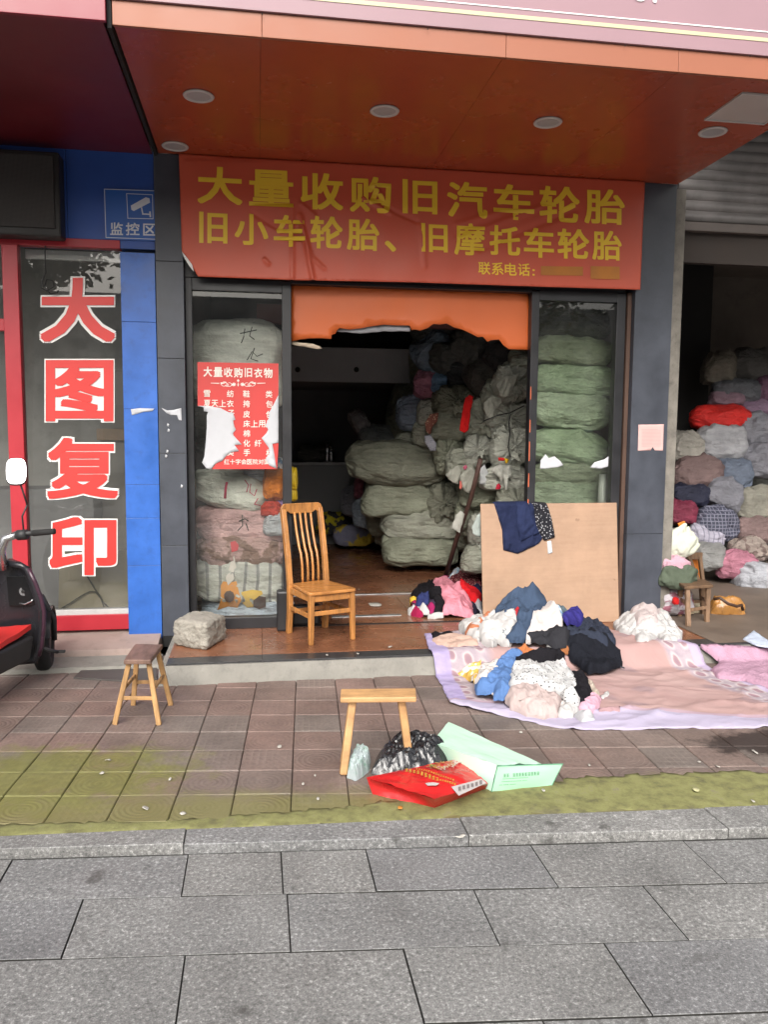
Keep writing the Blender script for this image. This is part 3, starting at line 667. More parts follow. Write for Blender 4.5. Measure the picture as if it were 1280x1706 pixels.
# loudspeaker-like grille box
grille = N('grille'); v = grille.coord(); wv = grille.n('TexWave', bands_direction='X'); wv.inputs['Scale'].default_value = 40; grille.l(v, wv.inputs['Vector']); w2 = grille.n('TexWave', bands_direction='Z'); w2.inputs['Scale'].default_value = 40; grille.l(v, w2.inputs['Vector'])
hgt = grille.math('MULTIPLY', wv.outputs[1], w2.outputs[1]); grille.set(Base_Color=grille.ramp(hgt, [(.1, (.055, .05, .048)), (.5, (.015, .014, .014))]), Roughness=.6); grille.bump(hgt, .6, .004)
gz0, gz1 = px_z(50, 392, 5.72), px_z(50, 250, 5.72); gx = px_x(90, 320, 5.72); gx2 = px_x(99, 320, 5.72)
p = thing('speaker_box', 'black grille fronted box high on the blue wall', 'speaker', ((-2.6+gx)/2, 5.8, gz0))
MB().box(-2.7, gx2, 5.73, 5.875, gz0, gz1).build('case', M('black_case', (.022, .021, .021), .5), p, bevel=.012)
MB().box(-2.68, gx, 5.715, 5.729, gz0+.05, gz1-.03).build('grille', grille.m, p, bevel=.004)
# surveillance sign
sgn = lambda px, py, lift: ony(px, py, 5.868-lift)
c4 = [sgn(*t, 0) for t in ((172, 314.5), (262, 318), (262, 402), (175.5, 399))]
p = thing('wall_sign', 'blue surveillance notice with a white camera symbol on the blue wall', 'sign', c4[3])
MB().slab(c4, (0, .006, 0)).build('plate', M('blue_sign', (.022, .11, .42), .4, .05), p)
pw = M('sign_white', (.62, .66, .72), .5, .05)
def line(b, pts, wd, pos, lift=.003, closed=False):
    n = len(pts)
    for i in range(n if closed else n-1):
        a, c_ = pts[i], pts[(i+1) % n]; dx, dy = c_[0]-a[0], c_[1]-a[1]; L = math.hypot(dx, dy) or 1; nx, ny = -dy/L*wd/2, dx/L*wd/2; ex, ey = dx/L*wd/2, dy/L*wd/2
        b.add([pos(a[0]+nx-ex, a[1]+ny-ey, lift+i*.0001), pos(c_[0]+nx+ex, c_[1]+ny+ey, lift+i*.0001), pos(c_[0]-nx+ex, c_[1]-ny+ey, lift+i*.0001), pos(a[0]-nx-ex, a[1]-ny-ey, lift+i*.0001)], [(0, 1, 2, 3)])
    return b
b = MB(); line(b, [(174, 315.5), (262, 318.5)], 1.1, sgn); line(b, [(174, 315.5), (176.5, 396)], 1.1, sgn); line(b, [(176.5, 396), (262, 399)], 1.1, sgn)
line(b, [(211, 323), (254, 325), (255, 365), (213, 364)], 1.1, sgn, .003, True); b.build('outline', pw, p)
b = MB(); b.poly([sgn(*t, .004) for t in ((218, 343), (243, 329), (249, 331), (250, 338), (223, 352), (219, 350))]); line(b, [(236, 347), (238, 357), (250, 357.5)], 2.2, sgn, .0045); line(b, [(250, 354), (250.5, 361)], 2.6, sgn, .005); b.build('camera_symbol', pw, p)
for it in (('监', (183.5, 371, 205, 392), .02), ('控', (209.5, 371.5, 232.5, 392.5), .02), ('区', (238.5, 373, 259.5, 393), .02)): lettering([it], sgn, pw, p, .018)
# digits on the pink fascia, cut by the top of the view
fsc = lambda px, py, lift: ony(px, py, 4.084-lift)
pf = bpy.data.objects['fascia_sign']
lettering([('8', (1056, -40, 1078, 3), .08), ('7', (1086, -38, 1106, 6), .08)], fsc, white, pf, .03)

# torn red poster in the left sidelight
PY = YG-.006
def pz(X, Y): return (300+X/6.4, 580+Y/6.4)
def pos(px, py, lift): return ony(px, py, PY-lift)
def flat(b, pts, lift): return b.slab([pos(*pz(*t), lift) for t in pts], (0, .0012, 0))
p = thing('poster', 'torn red poster with white lettering on the left sidelight glass', 'poster', ony(396, 782, PY))
b = MB(); flat(b, [(185, 150), (1050, 165), (1050, 1010), (1035, 1290), (335, 1290), (430, 1180), (420, 720), (330, 640), (188, 617)], 0); b.build('sheet', M('red_poster', (.55, .045, .04), .5, .08, 4, .02), p)
P1 = [('大', (250, 198, 342, 305)), ('量', (358, 203, 455, 308)), ('收', (468, 208, 560, 310)), ('购', (575, 210, 668, 315)), ('旧', (690, 212, 768, 310)), ('衣', (790, 215, 878, 316)), ('物', (893, 214, 988, 320))]
P2 = []
for y, row in ((447, ((252, '雪'), (500, '纺'), (672, '鞋'), (913, '类'))), (552, ((254, '夏'), (336, '天'), (418, '上'), (500, '衣'), (674, '挎'), (917, '包'))), (662, ((674, '皮'), (917, '包'))), (764, ((675, '床'), (757, '上'), (837, '用'), (915, '品'))), (868, ((675, '棉'),)), (972, ((676, '化'), (795, '纤'))), (1072, ((677, '手'), (918, '机'))), (656, ((508, '子'),)), (1070, ((502, '类'),))):
    for x, ch in row: P2.append((ch, (x, y+(x-250)*.012, x+72, y+74+(x-250)*.012)))
P3 = [(ch, (470+61*i, 1184, 526+61*i, 1240)) for i, ch in enumerate('红十字会医院对面')]
cv = lambda L: [(ch, (*pz(bx[0], bx[1]), *pz(bx[2], bx[3]))) for ch, bx in L]
pwh = M('print_white', (.72, .68, .62), .6, .05)
lettering(cv(P1), pos, pwh, p, .02); lettering(cv(P2), pos, pwh, p, .012, 8); lettering(cv(P3), pos, pwh, p, .01, 8)
b = MB(); pp = lambda X, Y, l: pos(*pz(X, Y), l)
for s in (-1, 1):
    b.poly([pp(620+s*t[0], t[1], .003) for t in ((200, 372), (205, 382), (295, 376), (290, 371))]) ; b.poly([pp(620+s*t[0], t[1], .003) for t in ((120, 365), (190, 367), (186, 388), (150, 378))])
    for cx, cy, r in ((150, 383, 24), (95, 390, 20), (48, 388, 16), (120, 395, 14)):
        line(b, [(620+s*(cx+r*1.3*math.cos(a)), cy+r*math.sin(a)) for a in [k*.5 for k in range(0, 11)]], 5, pp, .003)
    b.poly([pp(620+s*t[0], t[1], .0035) for t in ((30, 380), (60, 376), (72, 392), (40, 402))])
b.poly([pp(*t, .003) for t in ((620, 330), (634, 350), (620, 362), (606, 350))]); b.poly([pp(*t, .003) for t in ((620, 362), (628, 395), (620, 412), (612, 395))])
b.build('ornament', pwh, p)
wl = [(190, 615), (330, 622), (430, 640), (520, 685), (565, 690), (590, 765), (565, 770), (580, 840), (597, 868), (565, 905), (570, 930), (660, 1028), (580, 1030), (628, 1098), (560, 1105), (510, 1130), (450, 1200), (440, 1205), (370, 1235), (335, 1290), (280, 1285), (235, 1220), (258, 1160), (275, 1000), (285, 850), (285, 720), (300, 680), (255, 675), (250, 632)]
wr = [(1050, 500), (1050, 1010), (985, 1020), (1000, 1100), (1030, 1285), (950, 1250), (915, 1170), (955, 1130), (945, 1060), (870, 960), (920, 910), (940, 870), (915, 820), (930, 780), (945, 750), (955, 680)]
paper = M('torn_paper', (.5, .51, .54), .8, .06, 12, .2, 60)
for k, L in enumerate((wl, wr)):
    pts = [(t.x, t.z) for t in (pos(*pz(*t), .005) for t in L)]
    patch('torn_paper', pts, lambda x, z, h: (x, PY-.0052-h, z), lambda x, z, d: .004*max(0, 1-d/.02)*abs(noise.noise(Vector((x*60, z*60, k)))), paper, .02, .001, p, .001, k)
# paper remains on the right sidelight and on the pillars
def scrapat(name, pts, Y, mat, label, cat='paper scrap', amp=.006):
    q2 = [(t.x, t.z) for t in (ony(*a, Y) for a in pts)]
    o = patch(name, q2, lambda x, z, h: (x, Y-.001-h, z), lambda x, z, d: amp*max(0, 1-d/.02)*abs(noise.noise(Vector((x*50, z*50, 4)))), mat, .012, .001, None, .001, 3)
    return tag(o, label, cat)
rz = lambda X, Y: (860+X/3.048, 460+Y/3.048)
scrapat('paper_scrap', [rz(*t) for t in ((122, 978), (125, 935), (150, 905), (165, 925), (195, 915), (225, 940), (240, 960), (215, 970), (150, 978))], YG-.006, paper, 'torn white paper remnant on the left of the right sidelight glass')
scrapat('paper_scrap', [rz(*t) for t in ((375, 972), (400, 945), (450, 930), (470, 915), (468, 968), (430, 978))], YG-.006, paper, 'pointed white paper remnant at the right edge of the right sidelight glass')
scrapat('paper_scrap', [(269, 680), (279, 684), (290, 683), (302, 680), (303, 701), (298, 700), (295, 692), (285, 692), (277, 688)], YF-.002, paper, 'ragged white paper remnant on the grey pillar beside the blue strip')
scrapat('paper_scrap', [(218, 682), (234, 680), (257, 681), (254, 685), (240, 686), (220, 692)], YF-.007, paper, 'long white paper remnant across the blue strip')
for k, (a, b_) in enumerate(((279, 708), (280, 717), (278, 752), (276, 760), (302, 810))):
    scrapat('paper_fleck', [(a, b_-3), (a+3, b_-1), (a+2, b_+3), (a-1, b_+2)], YF-.002, paper, 'tiny white paper fleck left on the grey pillar', 'paper fleck')['group'] = 'paper flecks on the left grey pillar'
o = scrapat('paper_notice', [rz(*t) for t in ((622, 755), (751, 753), (747, 887), (705, 886), (694, 868), (685, 885), (619, 888))], YF-.002, M('pink_paper', (.62, .4, .38), .8, .05, 10), 'small square pink printed notice on the broad grey pillar', 'notice', .002)
nb = MB()
for k in range(13):
    yy = 780+k*7; line(nb, [rz(640, yy), rz(735 if k else 720, yy-1)], .5, lambda a, c_, l: ony(a, c_, YF-.0035-l), .001)
mesh('print_lines', nb.v, nb.f, M('faint_print', (.5, .29, .28), .8), o)
# interior behind the print-shop glass
o = MB().slab([ony(*t, 6.25) for t in ((99, 921), (230, 915), (230, 1018), (97, 1018))], (0, .02, 0)).build('backing_board', M('beige_board', (.34, .3, .2), .7, .1, 2)); tag(o, 'beige board standing low behind the copy shop window', 'board')
b = MB(); b.tube([ony(a, c_, 6.235) for a, c_ in ((138, 940), (146, 961), (158, 981), (166, 992), (172, 1003), (182, 1013))], .006, 6); b.tube([ony(a, c_, 6.23) for a, c_ in ((101, 1014), (118, 1004), (136, 992), (150, 985), (159, 986), (168, 997), (174, 1013))], .0045, 6)
tag(b.build('cable', M('green_cable', (.045, .045, .03), .6)), 'dark cable trailing down the beige board', 'cable')
b = MB(); b.tube([ony(a, c_, W0-.02) for a, c_ in ((76, 395), (75, 420), (76, 455), (70, 470), (69, 480), (78, 485), (90, 478), (88, 468), (78, 466), (74, 478), (84, 490), (96, 488), (97, 484))], .004, 6)
tag(b.build('loose_wire', M('wire_black', (.02, .02, .02), .6)), 'coiled black wire hanging at the top of the copy shop window', 'wire')
wood = M('cabinet_grey', (.2, .19, .17), .6, .2, 3)
p = thing('cabinet', 'grey cabinet with a shelf inside the copy shop', 'cabinet', (-1.5, 7, .1))
MB().box(-2.2, -1.35, 6.9, 7.4, .1, 1.1).build('body', darkwall, p, bevel=.01); MB().box(-1.34, -.75, 7.2, 7.7, .1, 2.1).build('body', wood, p, bevel=.01); MB().box(-1.36, -.74, 7.15, 7.2, 1.5, 1.6).build('shelf', M('shelf_wood', (.3, .2, .12), .6), p, bevel=.005)
# ------------------------------------------------------------------ sacks
def sgnpow(v, e): return math.copysign(abs(v)**e, v)
SACKN = [0]
def sack(px, py, wpx, hpx, Y, mat, label, group=None, depth=.8, tilt=0, tie=None, cat='sack', name='sack', nu=36, nv=44, floor=None, e=.62, lump=1.0, crease=1.0):
    SACKN[0] += 1; s = SACKN[0]*3.17; e = e+.22*((SACKN[0]*7) % 5)/4
    c = ony(px, py, Y); k = (c-CAM).dot(FW)/F; a, b_ = wpx*k/2, hpx*k/2; d = depth*max(b_, a*.6)
    ax = Vector((math.cos(YAW*.6), -math.sin(YAW*.6), 0)); ay = Vector((-ax.y, ax.x, 0)); az = Vector((0, 0, 1))
    t = math.radians(tilt); ax, az = ax*math.cos(t)+az*math.sin(t), az*math.cos(t)-ax*math.sin(t)
    front = tie == 'front'
    V = []
    for i in range(nu+1):
        th = -math.pi/2+math.pi*i/nu; st, ct = math.sin(th), math.cos(th)
        for j in range(nv):
            ph = 2*math.pi*j/nv; x = sgnpow(st, .75); r = abs(ct)**e; y = r*sgnpow(math.cos(ph), .85); z = r*sgnpow(math.sin(ph), .85)+.16*math.sin(s*5)*(x*x-.4)
            q = Vector((x*1.2, math.cos(ph)*r*1.1, math.sin(ph)*r*1.1))
            big_ = noise.noise(q*1.1+Vector((s, 0, 0)))*.26*lump+noise.noise(q*2.6+Vector((0, s, 0)))*.11*lump
            rd = 1-abs(noise.noise(Vector((x*1.3+s, math.cos(ph)*3.2, math.sin(ph)*3.2)))*2)
            wr = max(0, 1-abs(noise.noise(Vector((x*3.1+s, math.cos(ph)*2.6+x, math.sin(ph)*2.6-x)))*2.4))**2*.05
            pin = abs(st)**(2 if front else 4)*(.2 if front else .16)*math.sin(ph*(9 if front else 7)+s+2.5*noise.noise(q*2))
            w3 = (1-abs(noise.noise(Vector((x*2.2-s, math.cos(ph)*6+s, math.sin(ph)*6)))*2))*.03*(.35+st*st)
            f = 1+big_+(.08*rd+wr*2.2+pin+w3*1.6)*crease
            x, y, z = x*(1+big_*.4), y*f, z*f
            if z < -.55: z = -.55+(z+.55)*.55
            if front: V.append(c+ax*(z*a)+ay*(-x*d)+az*(y*b_))
            else: V.append(c+ax*(x*a)+ay*(y*d)+az*(z*b_))
    fs = [(i*nv+j, i*nv+(j+1) % nv, (i+1)*nv+(j+1) % nv, (i+1)*nv+j) for i in range(nu) for j in range(nv)]
    if floor is not None: V = [Vector((v.x, v.y, max(v.z, floor+.002*noise.noise(v*9)))) for v in V]
    if front: fs = [f[::-1] for f in fs]
    o = mesh(name, V, fs, mat, None, True, [(i/nu, j/nv) for i in range(nu+1) for j in range(nv)]); tag(o, label, cat, group)
    if front:   # gathered neck facing the viewer
        n = 28; tip = c-ay*d*1.02; vs = []; R_ = min(a, b_)*.34
        for rr, h in ((.3, -.12), (.22, .12), (.55, .5), (1.0, .85), (.85, .9), (.2, .3)):
            for j in range(n):
                ph = 2*math.pi*j/n; fr_ = 1+.35*math.sin(ph*6+s)*min(1, rr*1.4)+.35*noise.noise(Vector((math.cos(ph)*2, math.sin(ph)*2, s)))
                drop = -R_*.9*max(0, h)**1.5
                vs.append(tip+(ax*math.cos(ph)+az*math.sin(ph))*R_*rr*fr_-ay*R_*h*.9+Vector((0, 0, drop)))
        mesh('neck', vs, [(i*n+j, i*n+(j+1) % n, (i+1)*n+(j+1) % n, (i+1)*n+j) for i in range(5) for j in range(n)], mat, o, True)
    return o
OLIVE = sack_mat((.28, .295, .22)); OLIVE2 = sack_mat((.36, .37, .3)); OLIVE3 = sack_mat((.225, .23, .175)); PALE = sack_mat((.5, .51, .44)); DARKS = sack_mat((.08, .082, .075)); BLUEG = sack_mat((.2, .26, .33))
GP = 'sacks piled in the shop doorway'
for px, py, wd, hh, Y, mm, lab, kw in [
    (700, 916, 128, 62, 8.25, OLIVE, 'lowest grey green sack at the foot of the pile inside the doorway', dict(floor=FL)),
    (705, 874, 140, 56, 8.3, OLIVE2, 'long grey green sack second from the floor at the front of the pile', {}),
    (672, 832, 140, 74, 8.35, OLIVE, 'bulging grey green sack below the big dark one', {}),
    (662, 775, 166, 78, 8.3, OLIVE3, 'biggest dark olive sack lying across the front of the pile', dict(tilt=-3)),
    (740, 838, 70, 66, 8.2, OLIVE3, 'squat olive sack beside the wooden pole', dict(tie='front')),
    (848, 747, 70, 66, 7.35, PALE, 'pale puckered sack with its mouth gathered beside the right door post', dict(tie='front')),
    (797, 748, 58, 46, 7.6, PALE, 'small pale sack left of the puckered one', dict(tie='front')),
    (842, 697, 76, 56, 7.5, PALE, 'pale sack with a black cord above the puckered one', dict(tie='front')),
    (806, 705, 78, 72, 7.7, OLIVE2, 'grey green sack right of the hanging red cloth', dict(tie='front')),
    (852, 640, 62, 64, 7.45, PALE, 'pale sack with a crumpled side high beside the right door post', dict(tie='front')),
    (826, 665, 60, 60, 7.6, OLIVE2, 'greyish sack with a ragged tied neck', dict(tie='front')),
    (757, 672, 78, 62, 7.9, OLIVE3, 'dark olive sack left of the hanging red cloth', dict(tie='front')),
    (748, 714, 78, 56, 7.9, OLIVE3, 'mottled dark sack beneath the dark olive one', {}),
    (712, 643, 46, 48, 8.1, sack_mat((.42, .17, .24)), 'pink bundle high on the left side of the pile', {}),
    (735, 643, 38, 38, 8.0, sack_mat((.16, .27, .42)), 'small light blue bundle beside the pink one', {}),
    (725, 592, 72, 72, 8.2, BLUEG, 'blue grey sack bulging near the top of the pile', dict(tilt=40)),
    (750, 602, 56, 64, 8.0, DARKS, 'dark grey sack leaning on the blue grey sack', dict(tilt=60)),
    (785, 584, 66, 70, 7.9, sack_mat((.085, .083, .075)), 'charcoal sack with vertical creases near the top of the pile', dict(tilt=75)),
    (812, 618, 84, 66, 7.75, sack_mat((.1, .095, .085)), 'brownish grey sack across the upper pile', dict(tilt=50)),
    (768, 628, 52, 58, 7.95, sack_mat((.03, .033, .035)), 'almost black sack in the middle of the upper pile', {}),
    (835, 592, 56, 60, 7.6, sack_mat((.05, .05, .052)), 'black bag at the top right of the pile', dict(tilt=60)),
    (866, 602, 40, 36, 7.4, OLIVE2, 'small pale lump of sack under the orange panel corner', {}),
    (688, 692, 56, 60, 8.3, sack_mat((.2, .24, .31)), 'pale blue sack at the left edge of the pile', {}),
    (716, 692, 44, 50, 8.1, PALE, 'pale green grey bag between the blue and olive sacks', {}),
    (714, 726, 54, 46, 8.15, OLIVE2, 'pale olive bag above the biggest dark sack', {}),
    (744, 756, 52, 56, 7.9, OLIVE, 'dull olive sack in the middle of the pile', dict(tie='front')),
    (768, 776, 50, 56, 7.7, OLIVE2, 'olive sack with a round bulge above the white knots', {}),
    (690, 742, 66, 44, 8.35, OLIVE2, 'greenish sack half hidden behind the biggest dark sack', {}),
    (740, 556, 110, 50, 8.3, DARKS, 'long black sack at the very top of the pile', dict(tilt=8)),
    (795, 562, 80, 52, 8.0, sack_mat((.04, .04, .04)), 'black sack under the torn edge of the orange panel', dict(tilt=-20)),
    (785, 862, 60, 62, 7.75, OLIVE, 'olive sack with a white tied end beside the pole', dict(tie='front')),
    (842, 800, 88, 44, 7.3, PALE, 'pale flattened sack under the white knots', {}),
    (856, 834, 66, 44, 7.25, OLIVE2, 'grey sack just above the plywood board', dict(tie='front')),
    (800, 822, 70, 60, 7.6, OLIVE, 'olive sack behind the wooden pole', {}),
    (806, 890, 54, 70, 7.4, PALE, 'pale sack with a dangling tail beside the plywood board', dict(tie='front')),
    (798, 935, 60, 50, 7.35, OLIVE2, 'sack at floor level behind the plywood board', dict(floor=FL)),
    (850, 900, 80, 90, 7.2, OLIVE, 'sack hidden mostly behind the plywood board', {}),
    (604, 815, 28, 40, 9.3, sack_mat((.4, .14, .2)), 'dim pink bundle on the floor near the counter', {}),
    (622, 820, 36, 44, 9.2, sack_mat((.09, .08, .09)), 'dim dark bundle beside the pink one near the counter', {}),
    (592, 838, 50, 50, 9.6, sack_mat((.14, .14, .16)), 'dim grey bundle behind the chair near the counter', {}),
    (612, 858, 50, 50, 9.1, sack_mat((.2, .23, .27)), 'dim bluish bag at the left foot of the pile', dict()),
    (640, 868, 60, 60, 8.9, OLIVE3, 'dim olive sack at the left foot of the pile', {}),
    (632, 730, 70, 40, 9.0, sack_mat((.15, .16, .16)), 'dim grey sack in the dark beyond the counter', {}),
    (600, 705, 30, 46, 9.1, sack_mat((.28, .25, .25)), 'dim pale crumpled bundle above the counter', dict(tilt=30)),
    ]:
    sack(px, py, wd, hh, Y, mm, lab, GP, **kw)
# filler behind the visible face of the pile
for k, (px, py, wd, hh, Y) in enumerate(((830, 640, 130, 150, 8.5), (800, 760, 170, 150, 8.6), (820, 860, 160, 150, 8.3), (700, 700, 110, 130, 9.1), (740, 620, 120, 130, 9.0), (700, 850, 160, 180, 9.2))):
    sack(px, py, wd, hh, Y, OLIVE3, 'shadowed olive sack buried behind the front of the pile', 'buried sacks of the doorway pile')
# white knots and coloured ties hanging from the sacks
def frill(pts, Y, mat, label, cat='sack tie', amp=.02, sd=1, step=.012):
    q2 = [(t.x, t.z) for t in (ony(*a, Y) for a in pts)]; fo = folds(sd, 1.5, 30, amp, .25)
    o = patch('sack_tie', q2, lambda x, z, h: (x, Y-h, z), lambda x, z, d: fo(x, z)*min(1, d/.02)+.01, mat, step, .01, None, .006, sd); return tag(o, label, cat, 'ties and tails hanging from the sacks')
rag = cloth_mat((.5, .5, .45)); rag2 = cloth_mat((.36, .36, .31))
kn = lambda L: [(740+X/7.756, 740+Y/7.756) for X, Y in L]
frill(kn([(20, 400), (90, 320), (180, 280), (225, 330), (200, 430), (180, 520), (110, 500), (60, 450)]), 7.33, rag2, 'greyish ruffled sack tail at the left of the white knots', sd=2)
frill(kn([(200, 420), (280, 310), (370, 300), (420, 380), (400, 520), (330, 640), (270, 600), (210, 560)]), 7.3, rag2, 'torn sack tail just left of the pole top', sd=3)
frill(kn([(465, 330), (520, 260), (560, 350), (590, 460), (550, 530), (460, 510)]), 7.24, cloth_mat((.6, .62, .62)), 'bright white sack tail right of the pole top', sd=4)
frill(kn([(600, 330), (720, 250), (860, 270), (870, 420), (830, 450), (820, 590), (790, 590), (770, 430), (740, 500), (720, 440), (680, 400)]), 7.12, rag, 'long white frayed sack tail below the red and yellow tie', sd=5, amp=.03)
frill(kn([(95, 1085), (150, 920), (210, 860), (265, 900), (240, 1000), (200, 1150), (160, 1120)]), 7.3, rag, 'white frayed sack tail left of the pole', sd=6)
frill(kn([(360, 1080), (430, 910), (468, 905), (468, 1195), (420, 1195), (370, 1160)]), 7.1, cloth_mat((.5, .56, .53)), 'pale sack tail close to the left edge of the board', sd=7)
frill(kn([(700, 175), (780, 175), (775, 215), (705, 215)]), 7.05, cloth_mat((.6, .03, .03)), 'red knot on the puckered sack', sd=8)
frill(kn([(775, 175), (835, 200), (820, 245), (790, 250)]), 7.04, cloth_mat((.65, .4, .03)), 'yellow knot beside the red knot on the puckered sack', sd=9)
frill(kn([(665, 580), (680, 525), (705, 505), (740, 545), (715, 590)]), 7.08, cloth_mat((.55, .03, .06)), 'small red tie above the plywood board', sd=10)
frill(kn([(240, 300), (280, 265), (300, 300), (270, 335)]), 7.27, cloth_mat((.55, .12, .2)), 'small pink tie among the white knots', sd=11)
frill(kn([(190, 560), (200, 470), (225, 480), (235, 560), (210, 585)]), 7.27, cloth_mat((.6, .16, .13)), 'orange red strip hanging under the pink tie', sd=12)
tl = lambda L: [(470+X/2.977, 470+Y/2.977) for X, Y in L]
frill(tl([(910, 575), (930, 562), (948, 568), (935, 640), (925, 735), (905, 748), (880, 735), (890, 670)]), 7.3, cloth_mat((.55, .015, .015)), 'bright red cloth strip hanging on the pile', 'red cloth', .015, 13)
frill(tl([(1000, 600), (1040, 560), (1090, 575), (1095, 600), (1060, 625), (1045, 690), (1020, 670), (1000, 630)]), 7.2, rag2, 'ragged pale sack tail below the crumpled sack', sd=14)
frill(tl([(1060, 510), (1110, 465), (1180, 455), (1150, 520), (1125, 570), (1085, 570)]), 7.1, rag2, 'crumpled sack mouth high beside the right door post', sd=15)
frill(tl([(705, 765), (735, 755), (765, 800), (762, 838), (735, 835), (712, 800)]), 7.7, cloth_mat((.3, .3, .34), 'dots', (.03, .03, .05), 60), 'black and white spotted cloth poking out of the pile', 'cloth', .012, 16)
frill(tl([(708, 700), (735, 655), (775, 650), (770, 690), (745, 720), (735, 755), (715, 745)]), 7.65, cloth_mat((.16, .06, .045), 'floral', (.4, .3, .2), 40), 'brown patterned cloth poking out of the pile', 'cloth', .012, 17)
b = MB(); b.tube([ony(850+dx, y, 7.13) for dx, y in ((1, 690), (-2, 705), (0, 722), (-3, 745), (1, 762))], .006, 6); b.tube([ony(x, y, 7.15) for x, y in ((805, 702), (830, 692), (850, 688), (874, 676))], .006, 6)
tag(b.build('cord', M('black_cord', (.02, .02, .02), .7)), 'black cord tied round the pale sacks by the right door post', 'cord')
# wooden pole leaning on the pile
b = MB(); b.tube([onz(742, 962, FL), ony(762, 895, 7.55), ony(785, 830, 7.25), ony(801, 765, 7.0)], [.024, .023, .022, .021], 10)
o = b.build('wooden_pole', M('dark_wood', (.09, .045, .035), .6, .4, 12, .3, stretch=(8, 8, 1)), smooth=True); tag(o, 'dark brown wooden pole leaning against the sacks', 'pole')

FOLD[0] = .03
# green sacks behind the right sidelight
GR = sack_mat((.3, .4, .25)); GR2 = sack_mat((.33, .42, .28), 'band', (.1, .2, .19)); GR3 = sack_mat((.24, .29, .19))
for px, py, wd, hh, mm, lab in [(948, 825, 130, 58, GR2, 'lowest green sack behind the right sidelight'), (946, 790, 126, 44, GR3, 'thin dark green sack above the lowest one behind the glass'), (946, 748, 128, 62, GR, 'green sack with a torn paper in front of it behind the glass'),
                                (950, 687, 136, 70, GR2, 'plump green sack with a blue stripe behind the glass'), (955, 637, 140, 56, GR, 'green sack drooping to the right behind the glass'), (950, 588, 138, 58, GR3, 'topmost clear green sack behind the right sidelight'), (950, 540, 132, 62, sack_mat((.07, .08, .06)), 'dim dark sack above the green ones behind the glass'), (950, 880, 130, 64, GR3, 'green sack hidden low behind the plywood board')]:
    sack(px, py, wd, hh, 6.5, mm, lab, 'green sacks stacked behind the right sidelight', tilt=(py*7 % 11)-6, depth=.7, nu=36, nv=44, e=.5)
b = MB(); b.tube([ony(1003, 890, 6.12), ony(1004, 840, 6.12), ony(1005, 790, 6.12)], [.035, .04, .03], 12); tag(b.build('plastic_roll', M('milky_plastic', (.45, .5, .44), .3), smooth=True), 'pale plastic roll standing at the right of the green sacks', 'roll')
# mixed sacks behind the left sidelight
GL = 'sacks stacked behind the left sidelight'
ls = dict(depth=.75, nu=40, nv=48)
sack(396, 612, 152, 200, 6.62, sack_mat((.72, .74, .67)), 'huge pale green sack with marker scrawls behind the left sidelight', GL, tilt=90, e=.45, crease=.4, depth=.6, nu=40, nv=48)
sack(352, 712, 70, 110, 6.55, DARKS, 'dark sack at the left behind the poster', GL, **ls)
sack(440, 730, 90, 120, 6.6, sack_mat((.1, .1, .1)), 'dark sack behind the right half of the poster', GL, **ls)
sack(388, 818, 128, 72, 6.35, sack_mat((.72, .74, .66)), 'off white sack with a red stripe under the poster', GL, tilt=-10, **ls)
sack(402, 874, 152, 66, 6.4, sack_mat((.68, .44, .43)), 'dusty pink sack in the middle of the left stack', GL, **ls)
sack(402, 916, 152, 66, 6.38, sack_mat((.6, .4, .37), 'blotch', (.27, .17, .13), 7), 'pink and brown floral sack in the left stack', GL, **ls)
sack(400, 970, 150, 84, 6.35, sack_mat((.66, .68, .62), 'stripe', (.3, .31, .3), 3.2), 'grey and white striped sack low in the left stack', GL, tie=None, tilt=-4, **ls)
sack(412, 1010, 150, 50, 6.4, sack_mat((.55, .65, .75)), 'pale blue sack at the bottom of the left stack', GL, **ls)
sack(458, 808, 40, 62, 6.25, sack_mat((.75, .22, .02)), 'orange plastic bag beside the left door post', GL, cat='bag')
sack(432, 790, 50, 26, 6.3, sack_mat((.5, .55, .62)), 'white and blue bundle just under the poster', GL)
sack(466, 778, 26, 28, 6.25, sack_mat((.15, .25, .4), 'blotch', (.6, .6, .6), 25), 'blue patterned bundle under the right corner of the poster', GL)
sack(452, 850, 34, 26, 6.2, sack_mat((.65, .06, .03)), 'small red bundle in the left stack', GL)
sack(468, 846, 24, 24, 6.25, sack_mat((.4, .27, .55)), 'small lilac bundle in the left stack', GL)
sack(460, 876, 42, 40, 6.2, sack_mat((.62, .66, .7)), 'small white plastic bundle in the left stack', GL)
sack(489, 800, 14, 40, 6.3, M('yellow_plastic', (.6, .42, .02), .5), 'upper yellow bundle showing past the left door post', GL)
sack(489, 825, 14, 24, 6.3, MC['yellow_plastic'], 'lower yellow bundle showing past the left door post', GL)
ink = M('ink', (.05, .06, .05), .7); redink = M('red_ink', (.55, .06, .12), .7)
def scrawl(name, strokes, Y, r, mat, label, parent=None):
    b = MB()
    for st in strokes: b.tube([ony(a, c_, Y) for a, c_ in st], r, 5)
    return tag(b.build(name, mat), label, 'marking')
